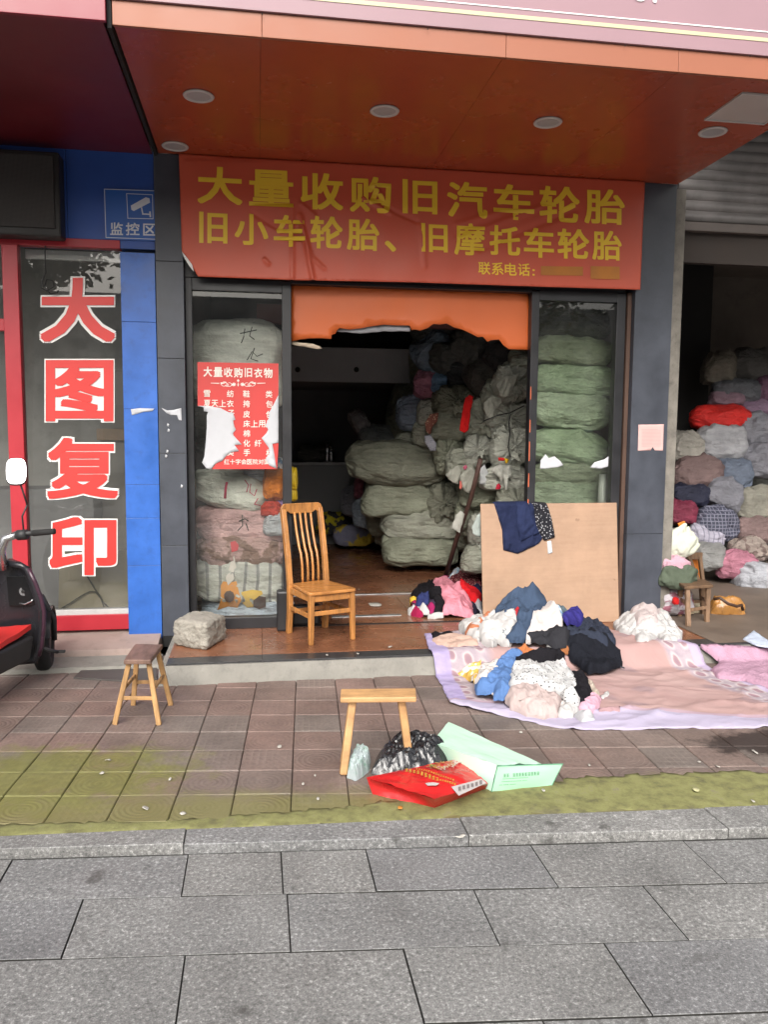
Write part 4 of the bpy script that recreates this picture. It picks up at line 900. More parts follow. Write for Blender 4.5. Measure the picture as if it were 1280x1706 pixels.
# marker strokes lie on the face of the sacks, found by casting onto them
dg = bpy.context.evaluated_depsgraph_get()
def onto(px, py, lift=.004):
    bpy.context.view_layer.update()
    hit, loc, nrm, _, ob, _ = scene.ray_cast(bpy.context.evaluated_depsgraph_get(), CAM+ray(px, py)*(6.02/ray(px, py).y), ray(px, py).normalized())
    return (loc+Vector((0, -lift, 0)), ob) if hit else (None, None)
def mark(strokes, r, mat, name='marking'):
    pts_all = [[onto(a, c_) for a, c_ in st] for st in strokes]; ob = None; b = MB()
    for st in pts_all:
        if all(p_[0] is not None for p_ in st): b.tube([p_[0] for p_ in st], r, 5); ob = st[0][1]
    if ob is not None and b.v: b.build(name, mat, ob, smooth=True)
mark([[(400, 556), (414, 553), (428, 550)], [(408, 548), (406, 562), (402, 572)], [(420, 545), (416, 560), (424, 566)], [(412, 600), (420, 586), (428, 594), (438, 590)], [(424, 580), (418, 598), (430, 602)]], .004, ink)
mark([[(378, 803), (376, 815), (375, 830)]], .011, redink)
mark([[(408, 800), (414, 808), (411, 820)], [(418, 806), (416, 820), (424, 826), (428, 815)], [(430, 830), (424, 840), (434, 842)]], .004, redink)
mark([[(398, 868), (408, 864), (414, 868)], [(404, 858), (404, 876), (396, 884)], [(410, 872), (414, 884)]], .004, ink)
# coloured printed patches on the blue and striped sacks
def patchmark(poly, mat, lift=.006, name='print_patch'):
    cx_, cy_ = sum(p_[0] for p_ in poly)/len(poly), sum(p_[1] for p_ in poly)/len(poly); c0, ob = onto(cx_, cy_)
    ring_ = [onto(*p_)[0] for p_ in poly]
    if ob is None or any(r_ is None for r_ in ring_): return
    vs = [c0]; n = len(poly); fs = []
    for t_ in (.5, 1.0):
        for p_ in poly:
            h_ = onto(cx_+(p_[0]-cx_)*t_, cy_+(p_[1]-cy_)*t_, lift)[0]; vs.append(h_ if h_ is not None else c0)
    for i in range(n): j = (i+1) % n; fs += [(0, 1+i, 1+j), (1+i, 1+n+i, 1+n+j, 1+j)]
    mesh(name, vs, fs, mat, ob, True)
org_ = M('print_orange', (.75, .33, .08), .7); yl_ = M('print_yellow', (.78, .52, .1), .7); br_ = M('print_brown', (.09, .06, .05), .7)
patchmark([(368, 975), (372, 968), (383, 970), (394, 968), (398, 985), (402, 1000), (396, 1012), (380, 1010), (362, 1016), (368, 1000)], org_)
patchmark([(402, 986), (420, 982), (436, 984), (440, 996), (430, 1010), (412, 1012), (404, 1004)], yl_)
patchmark([(422, 1000), (432, 992), (443, 994), (443, 1010), (432, 1014), (422, 1010)], br_, .012)
patchmark([(382+9*math.cos(a), 993+10*math.sin(a)) for a in [k*.7 for k in range(9)]], br_, .014)
patchmark([(384, 903), (392, 901), (398, 908), (396, 917), (386, 920)], M('print_red', (.6, .06, .07), .7))
patchmark([(384, 938), (390, 925), (394, 945), (390, 965), (380, 975), (376, 962)], pwh, .008)

FOLD[0] = .02
# sacks in the storage room on the right
GS = 'sacks piled in the storage room on the right'
WL = sack_mat((.21, .21, .24)); WH = sack_mat((.25, .25, .245)); PK = sack_mat((.2, .135, .13)); BG = sack_mat((.15, .18, .24))
for px, py, wd, hh, mm, lab, kw in [
    (1266, 966, 60, 84, sack_mat((.4, .41, .45)), 'white sack standing at the right edge of the storage room floor', dict(tilt=80, floor=FL)),
    (1228, 944, 72, 48, sack_mat((.42, .17, .23)), 'rose pink sack on the storage room floor', {}), (1180, 928, 56, 48, WH, 'whitish sack low behind the small stool', {}),
    (1247, 917, 66, 42, sack_mat((.3, .25, .22), 'blotch', (.14, .1, .09), 16), 'beige floral sack above the rose pink one', {}), (1177, 895, 62, 38, sack_mat((.45, .43, .52), 'stripe', (.25, .24, .3), 6), 'striped lilac white bag above the small stool', dict(tilt=-10)),
    (1134, 856, 52, 42, sack_mat((.2, .03, .06)), 'crimson bundle low beside the pale jamb', {}), (1258, 886, 74, 48, PK, 'pinkish beige sack at the right edge under the big cream one', {}),
    (1192, 876, 76, 58, sack_mat((.06, .065, .1), 'plaid', (.2, .2, .26), 9), 'dark navy plaid bag in the storage pile', {}), (1258, 842, 74, 60, sack_mat((.25, .24, .2)), 'big cream sack at the right edge of the storage pile', {}),
    (1207, 828, 70, 58, WL, 'whitish grey sack left of the big cream one', dict(tilt=-25)), (1149, 827, 66, 42, sack_mat((.02, .022, .045)), 'navy black bundle beside the pale jamb', {}),
    (1265, 772, 68, 60, WL, 'light grey sack at the right edge above the cream one', {}), (1222, 795, 60, 56, BG, 'bluish grey sack in the middle of the storage pile', {}), (1162, 790, 84, 56, PK, 'brownish pink sack beside the pale jamb', dict(tilt=4)),
    (1143, 748, 54, 54, sack_mat((.36, .34, .3)), 'cream crumpled bag beside the pale jamb', {}), (1258, 722, 64, 62, sack_mat((.22, .22, .25)), 'pale round bag below the red sack at the right edge', {}),
    (1200, 743, 84, 62, sack_mat((.36, .36, .38)), 'big whitish sack directly below the red sack', {}), (1202, 699, 104, 48, sack_mat((.6, .02, .015), sheen=.4), 'bright red sack in the storage pile', {}),
    (1262, 681, 54, 26, sack_mat((.26, .17, .25)), 'lilac bundle right of the red sack', {}), (1210, 666, 60, 28, sack_mat((.25, .16, .2)), 'dim mauve cloth bundle above the red sack', {}), (1275, 652, 40, 46, sack_mat((.2, .1, .16)), 'dim plum bag high at the right edge', {}),
    (1226, 653, 80, 44, sack_mat((.12, .125, .14)), 'dim slate grey sack above the mauve cloth', {}), (1198, 619, 56, 58, sack_mat((.17, .15, .12)), 'dim beige sack at the top left of the storage pile', {}), (1250, 612, 74, 58, sack_mat((.1, .095, .09)), 'dim dark sack at the top of the storage pile', {}),
    ]:
    sack(px, py, wd, hh, 7.05+.0036*(985-py), mm, lab, GS, **kw)
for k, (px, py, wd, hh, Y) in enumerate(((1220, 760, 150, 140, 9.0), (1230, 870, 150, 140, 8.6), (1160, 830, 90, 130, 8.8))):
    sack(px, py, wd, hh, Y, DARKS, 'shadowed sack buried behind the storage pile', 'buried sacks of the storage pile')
# rolled-up shutter over the storage room
b = MB(); z0, z1 = ony(1200, 384, 6.03).z, 4.6; ns = 17; pts = []
sh = thing('roller_shutter', 'half raised grey metal roller shutter above the storage room', 'shutter', (5, 6.03, z0))
n_ = ns*10; prof = [(6.03-.016*abs(math.sin(math.pi*ns*i/n_))**.8, z0+.06+(z1-z0-.06)*i/n_) for i in range(n_+1)]
b.add([(x, y, z) for y, z in prof for x in (3.27, 8)], [(2*i, 2*i+1, 2*i+3, 2*i+2) for i in range(n_)]); b.build('curtain', M('shutter_metal', (.23, .215, .21), .45, .25, 5, .1, 40, metal=.35, dirt=.3), sh)
MB().box(3.27, 8, 6.005, 6.06, z0-.02, z0+.05).build('bottom_bar', M('shutter_bar', (.12, .1, .09), .5), sh, bevel=.006)
MB().box(3.262, 8, 6.07, 6.12, z0-.25, z0+.3).build('lintel', M('dark_lintel', (.045, .035, .03), .8), sh)
# counter with bottles in the dark
zc = ony(485, 770, 10.5).z
p = thing('counter', 'grey counter in the dark at the back left of the shop', 'counter', (.6, 10.7, FL))
MB().box(-.58, ony(583, 800, 10.5).x, 10.52, 10.98, FL, zc-.04).build('body', M('counter_grey', (.2, .21, .22), .6, .1, 3), p, bevel=.006); MB().box(-.59, ony(586, 800, 10.5).x, 10.5, 10.985, zc-.039, zc).build('worktop', M('worktop', (.32, .33, .34), .4), p, bevel=.006)
for px, hgt_, rr, lab in ((545, .27, .045, 'tall steel flask on the back counter'), (552, .23, .04, 'shorter steel flask beside the tall one'), (581, .12, .025, 'small bottle at the right end of the back counter')):
    c = ony(px, 770, 10.65); c.z = zc+.001; b = MB(); b.lathe(c, [(rr*.9, 0), (rr, .01), (rr, hgt_*.75), (rr*.7, hgt_*.85), (rr*.7, hgt_)], n=20); tag(b.build('flask', M('steel', (.5, .5, .52), .3, metal=.9), smooth=True), lab, 'flask')
sack(520, 757, 50, 30, 10.65, DARKS, 'dark bundle on the back counter', GP); c = None
sack(580, 878, 66, 34, 10.25, cloth_mat((.05, .05, .07), 'blotch', (.5, .35, .03), 6), 'dark and yellow clothes heap on the floor behind the chair', None, cat='clothes', name='clothes_heap', floor=FL)
sack(590, 893, 70, 36, 9.95, cloth_mat((.22, .22, .3), 'blotch', (.55, .4, .06), 5), 'grey and yellow clothes heap on the floor near the sacks', None, cat='clothes', name='clothes_heap', floor=FL)
sack(555, 874, 56, 40, 10.3, cloth_mat((.04, .04, .045), 'blotch', (.5, .42, .03), 9), 'dim dark clothes heap right behind the chair back', None, cat='clothes', name='clothes_heap', floor=FL)
# ------------------------------------------------------------------ furniture
def wood_mat(name, c, rough=.35, c2=None, st=(14, 14, 1.6)):
    if name in MC: return MC[name]
    q = N(name); v = q.coord(scale=st); a = q.noise(v, 2.2, 6, .6)
    cc = q.ramp(a, [(.28, c2 or tuple(x*.45 for x in c)), (.5, c), (.75, tuple(min(1, x*1.3) for x in c))])
    cc = q.mix(1.0, cc, q.ramp(q.noise(q.coord(), 6, 5, .7), [(.3, g(.75)), (.65, g(1.1))]), 'MULTIPLY')
    q.set(Base_Color=cc, Roughness=q.ramp(a, [(.3, g(rough+.12)), (.7, g(rough))])); q.bump(a, .12, .003); MC[name] = q.m; return q.m
cw = wood_mat('honey_varnish', (.42, .185, .055), .22)
ft_ = dict(FL=Vector((.352, 5.385, FL)), FR=Vector((.655, 5.505, FL)), BL=Vector((.222, 5.735, FL)), BR=Vector((.497, 5.88, FL)))
dch = (ft_['BL']-ft_['FL']).normalized(); wch = (ft_['FR']-ft_['FL']).normalized(); SH = .49
p = thing('chair', 'honey varnished wooden dining chair with a slatted back by the doorway', 'chair', sum(ft_.values(), Vector())/4)
up = Vector((0, 0, 1))
for k in ('FL', 'FR'):
    b = MB(); b.beam(ft_[k], ft_[k]+up*(SH-.022-FL)-wch*(.0 if k == 'FL' else .012), .04, .04, wch, .8); b.build('leg', cw, p, bevel=.006)
tops = {}
for k in ('BL', 'BR'):
    b = MB(); base = ft_[k]; knee = Vector((base.x, base.y, SH-.01)); ins = wch*(-.004 if k == 'BL' else .0)
    tops[k] = knee+dch*.115+up*(.53)+ins
    pts = [base+dch*.02, base.lerp(knee, .5), knee, knee.lerp(tops[k], .35)+dch*-.012, knee.lerp(tops[k], .7)+dch*-.008, tops[k]]
    for a, c_ in zip(pts, pts[1:]): b.beam(a, c_+(c_-a).normalized()*.003, .036, .042, wch)
    b.build('leg', cw, p, bevel=.004)
sq = [ft_['FL']-wch*.03-dch*.03, ft_['FR']+wch*.02-dch*.03, ft_['BR']-wch*.015-dch*.012, ft_['BL']+wch*.01-dch*.012]
def rounded(poly, r, n=5):
    out = []
    for i, c_ in enumerate(poly):
        a = (poly[i-1]-c_).normalized()*r; d_ = (poly[(i+1) % len(poly)]-c_).normalized()*r
        for k in range(n+1):
            t_ = k/n; out.append((c_+a)*(1-t_)**2+c_*2*t_*(1-t_)+(c_+d_)*t_*t_)
    return out
MB().slab([Vector((v.x, v.y, SH-.024)) for v in rounded(sq, .035)], (0, 0, .024)).build('seat', wood_mat('honey_varnish_seat', (.44, .19, .055), .2, (.3, .12, .035), (2, 9, 9)), p, bevel=.007, seg=3)
def rail(a, b_, z, hh, th=.018, name='rail'):
    a = Vector((a.x, a.y, z)); b_ = Vector((b_.x, b_.y, z)); d_ = (b_-a).normalized()
    MB().beam(a+d_*.018, b_-d_*.018, hh, th, (0, 0, 1)).build(name, cw, p, bevel=.003)
for a, b_ in (('FL', 'FR'), ('FR', 'BR'), ('BR', 'BL'), ('BL', 'FL')): rail(ft_[a], ft_[b_], SH-.05, .045, name='apron')
rail(ft_['FL'], ft_['FR'], FL+.215, .03, name='stretcher'); rail(ft_['BL'], ft_['FL'], FL+.195, .03, name='stretcher'); rail(ft_['FR'], ft_['BR'], FL+.19, .03, name='stretcher'); rail(ft_['BL'], ft_['BR'], FL+.16, .03, name='stretcher')
# crest rail with an arched top and scooped ends
L_ = (tops['BR']-tops['BL']).length; b = MB(); n_ = 24; e1, e2 = [], []
for i in range(n_+1):
    t_ = i/n_; cc_ = tops['BL'].lerp(tops['BR'], t_)+dch*(.018*math.sin(math.pi*t_))
    e = min(t_, 1-t_); topz = .045-(.035*max(0, 1-e/.09)**2); botz = -.03-.02*max(0, 1-abs(e-.02)/.05)+(.022*max(0, 1-abs(e-.16)/.07))
    for st, off in ((e1, -.012), (e2, .012)): st.append((cc_+wch*((t_-.5)*.035)+up*botz+dch*off, cc_+wch*((t_-.5)*.035)+up*topz+dch*off))
vs = [x for pr in e1 for x in pr]+[x for pr in e2 for x in pr]; m_ = 2*(n_+1); fs = []
for i in range(n_):
    a = 2*i; fs += [(a, a+2, a+3, a+1), (m_+a, m_+a+1, m_+a+3, m_+a+2), (a+1, a+3, m_+a+3, m_+a+1), (a, m_+a, m_+a+2, a+2)]
fs += [(0, 1, m_+1, m_), (m_-2, 2*m_-2, 2*m_-1, m_-1)]
b.add(vs, fs).build('crest_rail', cw, p, bevel=.004)
for t_ in (.32, .47, .61, .76):
    b = MB(); a = ft_['BL'].lerp(ft_['BR'], t_); a = Vector((a.x, a.y, SH-.005))-dch*.015; c_ = tops['BL'].lerp(tops['BR'], t_)-up*.02+dch*.01
    pts = []
    for i in range(13):
        s = i/12; pts.append(a.lerp(c_, s)-dch*(.028*math.sin(math.pi*s)*(1 if s < .5 else .55))-dch*.012*math.sin(2*math.pi*s))
    b.tube(pts, .0095, 8); b.build('slat', cw, p, smooth=True)
def stool(name, label, seat, feet, th, wm_top, wm_leg, leg=.03, stretch=True, cat='stool'):
    """seat: four top corners near-left, near-right, far-right, far-left; feet in the same order"""
    sc = sum(seat, Vector())/4; r = thing(name, label, cat, sum(feet, Vector())/4)
    MB().slab([v-up*th for v in seat], up*th).build('seat', wm_top, r, bevel=.005)
    hips = []
    for sv, fv in zip(seat, feet):
        h_ = sc.lerp(sv, .72)-up*(th-.003); hips.append(h_); d_ = (fv-h_); MB().beam(fv-up*.002, h_, leg, leg, (1, 0, 0)).build('leg', wm_leg, r, bevel=.005)
    if stretch:
        for a, c_, t_ in ((0, 1, .42), (3, 2, .42), (0, 3, .55), (1, 2, .55)):
            MB().beam(feet[a].lerp(hips[a], t_), feet[c_].lerp(hips[c_], t_), leg*.75, leg*.5, (0, 0, 1)).build('stretcher', wm_leg, r, bevel=.003)
    return r
raw = wood_mat('raw_pine', (.42, .24, .1), .55); worn = wood_mat('worn_seat', (.17, .1, .075), .5, None, (9, 2, 9)); pine = wood_mat('pale_pine', (.5, .29, .13), .5, (.34, .18, .08), (2, 9, 5))
zt = .36
stool('stool', 'small wooden stool with a worn dark top on the red paving left of the step', [onz(206, 1099, zt), onz(251, 1099, zt), onz(271, 1073, zt), onz(225, 1072, zt)], [onz(191, 1206, 0), onz(265, 1207, 0), onz(285, 1174, 0), onz(222, 1174, 0)], .026, worn, raw, .027)
s4 = [onz(567, 1162, zt), onz(694, 1161, zt), onz(693, 1146, zt), onz(568, 1147, zt)]; f4 = [onz(572, 1290, 0), onz(684, 1276, 0)]
r = thing('stool', 'narrow pale wooden stool beside the black plastic bag', 'stool', (f4[0]+f4[1])/2)
MB().slab([v-up*.026 for v in s4], up*.026).build('seat', pine, r, bevel=.006)
for fx, hx in ((f4[0], onz(588, 1166, zt-.03)), (f4[1], onz(668, 1165, zt-.03))):
    MB().beam(fx, hx+up*.01, .036, .034, (1, 0, 0)).build('leg', pine, r, bevel=.007)
    bk = Vector((fx.x*1.035, fx.y*1.035, 0)); bh = Vector((hx.x*1.022, hx.y*1.022, hx.z)); MB().beam(bk, bh+up*.01, .03, .03, (1, 0, 0)).build('leg', pine, r, bevel=.007)
fr = [onz(1147, 1044, FL), onz(1178, 1036, FL), Vector((3.6, 5.95, FL)), Vector((3.36, 5.9, FL))]; zr = FL+.3
sr = [Vector((3.235, 5.62, zr)), Vector((3.5, 5.66, zr)), Vector((3.56, 5.9, zr)), Vector((3.3, 5.87, zr))]
stool('stool', 'small dark wooden stool outside the storage room next to the tan bag', sr, fr, .025, wood_mat('old_brown', (.13, .075, .04), .6), wood_mat('old_brown_leg', (.2, .12, .07), .6), .034)
# plywood board leaning on the right sidelight, trousers over its top edge
ply = N('plywood'); v = ply.coord(); wv = ply.noise(ply.coord(scale=(1.2, 1, 14)), 3, 6); c = ply.ramp(wv, [(.3, (.34, .215, .14)), (.7, (.375, .24, .16))])
c = ply.mix(1.0, c, ply.ramp(ply.noise(v, 2.5, 7, .7), [(.3, g(.78)), (.65, g(1.08))]), 'MULTIPLY'); c = ply.mix(ply.ramp(ply.noise(v, 11, 3), [(.72, g(0)), (.78, g(.5))]), c, (.14, .08, .05))
ply.set(Base_Color=c, Roughness=.7); ply.bump(wv, .06, .002)
yb, yt = 5.775, 5.902
def board_pt(px, py, lift=0):
    d = ray(px, py); n_ = Vector((0, -(1.04-FL), (yt-yb))).normalized(); t_ = (Vector((2, yb, FL))-CAM).dot(n_)/d.dot(n_); return CAM+d*t_+n_*lift
cs = [board_pt(*t) for t in ((806, 1028), (1032, 1032), (1028, 838), (801, 840))]
cs[0].z = cs[1].z = FL+.002; o = MB().slab(cs, (0, .014, .002)).build('plywood_board', ply.m, bevel=.002); tag(o, 'tan plywood board leaning against the right sidelight', 'board')
def drape(name, pts, label, mat, lift, sd, ang=1.4, amp=.02, cat='clothes', step=.014):
    fo = folds(sd, ang, 10, amp*1.3, .3); P = [board_pt(*t) for t in pts]
    nrm = Vector((0, -(1.04-FL), (yt-yb))).normalized(); upv = Vector((0, (yt-yb), (1.04-FL))).normalized()
    q2 = [(t.x, (t-Vector((0, yb, FL))).dot(upv)) for t in P]
    L = (1.04-FL)/upv.z
    def place(x, s, h):
        if s <= L: return Vector((x, yb, FL))+upv*s+nrm*h
        return Vector((x, yt, 1.04))+nrm*(h-.02)+Vector((0, .05, -.002))*min(1, (s-L)/.05)+up*min(.02, (s-L))
    o = patch(name, q2, place, lambda x, s, d: lift+fo(x, s)*min(1, d/.02), mat, step, .016, None, .003, sd); return tag(o, label, cat)
bq = lambda L: [(660+X/3.2, 820+Y/3.2) for X, Y in L]
drape('trousers', bq([(520, 52), (600, 42), (720, 46), (735, 60), (748, 150), (790, 235), (760, 275), (650, 328), (572, 308), (566, 200), (545, 130)]), 'dark navy trousers draped over the top of the plywood board', cloth_mat((.018, .024, .06)), .006, 31)
drape('trouser_leg', bq([(640, 44), (700, 46), (720, 120), (760, 215), (660, 262), (640, 160)]), 'upper folded leg of the navy trousers on the board', cloth_mat((.022, .03, .075)), .022, 32)
drape('patterned_cloth', bq([(722, 48), (800, 55), (830, 150), (846, 240), (790, 258), (750, 200), (735, 120)]), 'black and grey patterned cloth beside the navy trousers on the board', cloth_mat((.02, .02, .025), 'floral', (.3, .3, .32), 55), .012, 33)
o = drape('care_tag', bq([(806, 262), (828, 258), (834, 322), (812, 328)]), 'white garment tag hanging under the patterned cloth', cloth_mat((.6, .62, .64)), .004, 34, amp=.004, cat='tag', step=.01)
# concrete block
stone = M('rough_block', (.31, .29, .25), .95, .3, 9, .9, 30, dirt=.45, bdist=.02)
bm = bmesh.new(); bmesh.ops.create_cube(bm, size=2); bmesh.ops.subdivide_edges(bm, edges=bm.edges[:], cuts=22, use_grid_fill=True)
A_, B_ = onz(288, 1076, FL), onz(345, 1084, FL); C_ = onz(376, 1066, FL); ex = (B_-A_); ey = (C_-B_); ex.z = ey.z = 0
vs = []
for v in bm.verts:
    t_ = v.co; k_ = (abs(t_.x)**11+abs(t_.y)**11+abs(t_.z)**11)**(1/11); t_ = t_/k_*.5
    nz = noise.noise(t_*3+Vector((4, 1, 0)))*.07+noise.noise(t_*8)*.045+noise.noise(t_*19)*.03+noise.noise(t_*40)*.012; q = t_*(1+nz); vs.append(A_+ex*(q.x+.5)+ey*(q.y*1.1+.55)+up*max(0, (q.z+.5)*.185))
o = mesh('concrete_block', vs, [[v.index for v in f.verts] for f in bm.faces], stone, None, True); bm.free(); tag(o, 'rough pale concrete block at the left corner of the step', 'concrete block')
o = patch('storage_floor', [(3.17, 5.06), (8, 5.06), (8, 9.6), (3.27, 9.6), (3.27, 6.0), (3.17, 6.0)], lambda x, y, h: (x, y, h), lambda x, y, d: FL+.003, M('dirty_cement', (.15, .115, .09), .6, .35, 3, .25, 30, dirt=.4), .2, .0, None, 0, 3); tag(o, None, None, None, 'structure')
# black case behind the chair
o = MB().box(.13, .215, 5.79, 5.9, FL+.001, FL+.3).build('black_case', M('black_case2', (.015, .015, .017), .45), bevel=.015); tag(o, 'black upright case behind the back legs of the chair', 'case')
o = MB().box(.24, .46, 5.93, 6.02, FL+.006, FL+.16).build('black_box', MC['black_case2'], bevel=.02); tag(o, 'low black box on the floor under the chair', 'box')

# ------------------------------------------------------------------ clothes
def smooth(a, b_, x): t_ = min(1, max(0, (x-a)/(b_-a))); return t_*t_*(3-2*t_)
def floor_z(x, y): return (FL+.004)*smooth(4.9, 5.04, y)+.004
sheet_fold = folds(91, .1, 4.5, .022, .2)
def sheet_z(x, y): return floor_z(x, y)+.006+max(0, sheet_fold(x, y))+.004*noise.noise(Vector((x*6, y*6, 3)))
HEAPS = [(1.93, 5.42, .5, .36, .14), (1.98, 5.62, .3, .2, .165), (2.2, 4.98, .3, .34, .06), (1.55, 4.55, .34, .44, .10), (1.68, 4.35, .3, .3, .045), (1.46, 6.35, .3, .34, .12), (1.76, 6.5, .2, .26, .16), (2.83, 5.45, .17, .22, .12)]
def heap_z(x, y):
    z = sheet_z(x, y) if y < 5.9 else FL+.004
    s = 0
    for cx_, cy_, rx, ry, hh in HEAPS:
        r2 = ((x-cx_)/rx)**2+((y-cy_)/ry)**2
        if r2 < 1: s = max(s, hh*(1-r2)**.8+.35*s*(1-r2))
    return z+s*(.9+.55*noise.noise(Vector((x*6.5, y*6.5, 11))))
def heap_hit(px, py):
    d = ray(px, py); t_ = (.9-EYE)/d.z
    for k in range(4000):
        q = CAM+d*t_
        if q.z < heap_z(q.x, q.y): break
        t_ += .004
    return q
ORDER = [0]
def garment(pts, label, mat, group=None, lift=None, amp=.034, ang=None, freq=9.5, step=.0105, name='garment', cat='clothes', skirt=.03, thick=.012):
    ORDER[0] += 1; sd = ORDER[0]; rnd = random.Random(sd); fo = folds(sd, ang if ang is not None else rnd.uniform(0, 3), freq, amp, .22); lf = .004+.0045*(ORDER[0] % 16) if lift is None else lift
    P = [heap_hit(*t) for t in pts]; q2 = [(t.x, t.y) for t in P]
    def hgt_(x, y, d):
        e = min(1, d/.035); return heap_z(x, y)+lf+(thick+fo(x, y)+.3*amp*noise.noise(Vector((x*26, y*26, sd))))*(e*(2-e))
    o = patch(name, q2, lambda x, y, h: (x, y, h), hgt_, mat, step, skirt, None, .012, sd); return tag(o, label, cat, group)
# bedspread on the ground
TL, BL_, BR_, TR = onz(707, 1056, .13), onz(750, 1172, .01), onz(1440, 1208, .01), onz(1122, 1062, .13)
q = N('bedspread'); v = q.coord('UV'); s_ = q.n('SeparateXYZ'); q.l(v, s_.inputs[0]); u_, v_ = s_.outputs[0], s_.outputs[1]
pk = q.ramp(q.noise(v, 3, 6, .6), [(.3, (.34, .215, .205)), (.7, (.41, .285, .27))])
def spots(scale, rad_, rnd_, loc=(0, 0, 0)):
    mp = q.n('Mapping'); mp.inputs['Scale'].default_value = scale; mp.inputs['Location'].default_value = loc; q.l(v, mp.inputs[0]); x = q.n('TexVoronoi', feature='F1', voronoi_dimensions='2D'); x.inputs['Scale'].default_value = 1; x.inputs['Randomness'].default_value = rnd_; q.l(mp.outputs[0], x.inputs['Vector'])
    return q.math('ADD', x.outputs['Distance'], q.math('MULTIPLY', q.math('SUBTRACT', q.noise(v, 26, 3), .5), .25))
sp1 = spots((4.2, 3.4, 1), .2, .85); c = q.mix(q.ramp(sp1, [(.09, g(.8)), (.17, g(0))]), pk, (.27, .19, .2))
def bandmask(lo, hi): return q.math('MULTIPLY', q.math('GREATER_THAN', u_, lo), q.math('LESS_THAN', u_, hi))
ground_b = q.ramp(q.noise(v, 14, 5, .7), [(.35, (.29, .24, .28)), (.7, (.41, .35, .37))])
sp2 = spots((19, 13, 1), .3, .2); med = q.ramp(sp2, [(.12, (.26, .17, .2)), (.22, (.3, .2, .22)), (.3, (.44, .385, .39)), (.42, (.38, .32, .35))])
band = q.mix(q.ramp(sp2, [(.36, g(1)), (.46, g(0))]), ground_b, med)
soft = q.math('MULTIPLY', q.ramp(q.math('ADD', u_, q.math('MULTIPLY', q.noise(v, 9, 3), .05)), [(.2, g(1)), (.24, g(0))]), 1.0)
c = q.mix(soft, c, band); c = q.mix(q.ramp(u_, [(.86, g(0)), (.88, g(1))]), c, band)
purple = q.ramp(q.noise(v, 20, 4), [(.3, (.28, .23, .4)), (.7, (.38, .33, .5))])
c = q.mix(q.ramp(u_, [(.048, g(1)), (.052, g(0))]), c, purple); c = q.mix(q.ramp(u_, [(.965, g(0)), (.97, g(1))]), c, (.4, .33, .45))
c = q.mix(q.ramp(v_, [(.05, g(1)), (.06, g(0))]), c, (.4, .29, .34)); c = q.mix(q.ramp(v_, [(.022, g(1)), (.026, g(0))]), c, (.39, .35, .46))
c = q.mix(q.ramp(q.noise(v, 4.5, 5, .65), [(.62, g(0)), (.75, g(.45))]), c, (.36, .27, .28))
q.set(Base_Color=c, Roughness=.9, Specular_IOR_Level=.15); q.bump(q.noise(v, 9, 5, .6), .35, .02); q.bump(q.noise(v, 220, 2), .2, .002)
def quad_uv(x, y):
    u, w_ = .5, .5
    for _ in range(8):
        fx = (1-w_)*((1-u)*BL_.x+u*BR_.x)+w_*((1-u)*TL.x+u*TR.x)-x; fy = (1-w_)*((1-u)*BL_.y+u*BR_.y)+w_*((1-u)*TL.y+u*TR.y)-y
        dxu = (1-w_)*(BR_.x-BL_.x)+w_*(TR.x-TL.x); dxw = (1-u)*(TL.x-BL_.x)+u*(TR.x-BR_.x); dyu = (1-w_)*(BR_.y-BL_.y)+w_*(TR.y-TL.y); dyw = (1-u)*(TL.y-BL_.y)+u*(TR.y-BR_.y)
        D_ = dxu*dyw-dxw*dyu or 1e-9; u -= (fx*dyw-fy*dxw)/D_; w_ -= (fy*dxu-fx*dyu)/D_
    return (u, w_)
sheet_poly = [onz(a, c_, z) for a, c_, z in ((707, 1057, .13), (715, 1082, .13), (724, 1110, .06), (737, 1143, .01), (750, 1172, .01), (800, 1183, .01), (850, 1193, .01), (905, 1205, .01), (962, 1215, .01), (1060, 1213, .01), (1180, 1211, .01), (1440, 1208, .01), (1390, 1180, .01), (1280, 1146, .02), (1215, 1105, .1), (1160, 1072, .13), (1122, 1062, .13), (1060, 1056, .13))]+[Vector((2.4, 5.75, .13)), Vector((1.7, 5.72, .13))]
o = patch('bedspread', [(t.x, t.y) for t in sheet_poly], lambda x, y, h: (x, y, h), lambda x, y, d: sheet_z(x, y)-.004*max(0, 1-d/.03), q.m, .018, .006, None, .008, 21, quad_uv)
tag(o, 'large faded pink bedspread with a lilac border spread over the paving', 'bedspread')
pk2 = cloth_mat((.42, .255, .34)); po = [onz(a, c_, z) for a, c_, z in ((1168, 1076, .12), (1200, 1080, .12), (1185, 1098, .1), (1198, 1113, .08), (1240, 1130, .03), (1280, 1147, .02), (1400, 1185, .01), (1460, 1150, .02), (1400, 1073, .12), (1280, 1074, .12))]
fz = folds(77, .4, 4, .02, .3)
o = patch('pink_sheet', [(t.x, t.y) for t in po], lambda x, y, h: (x, y, h), lambda x, y, d: max(floor_z(x, y), 0)+.02+max(0, fz(x, y))*min(1, d/.05)+.01*min(1, d/.03), pk2, .018, .03, None, .01, 22); tag(o, 'bright pink sheet overlapping the bedspread at the right edge', 'sheet')
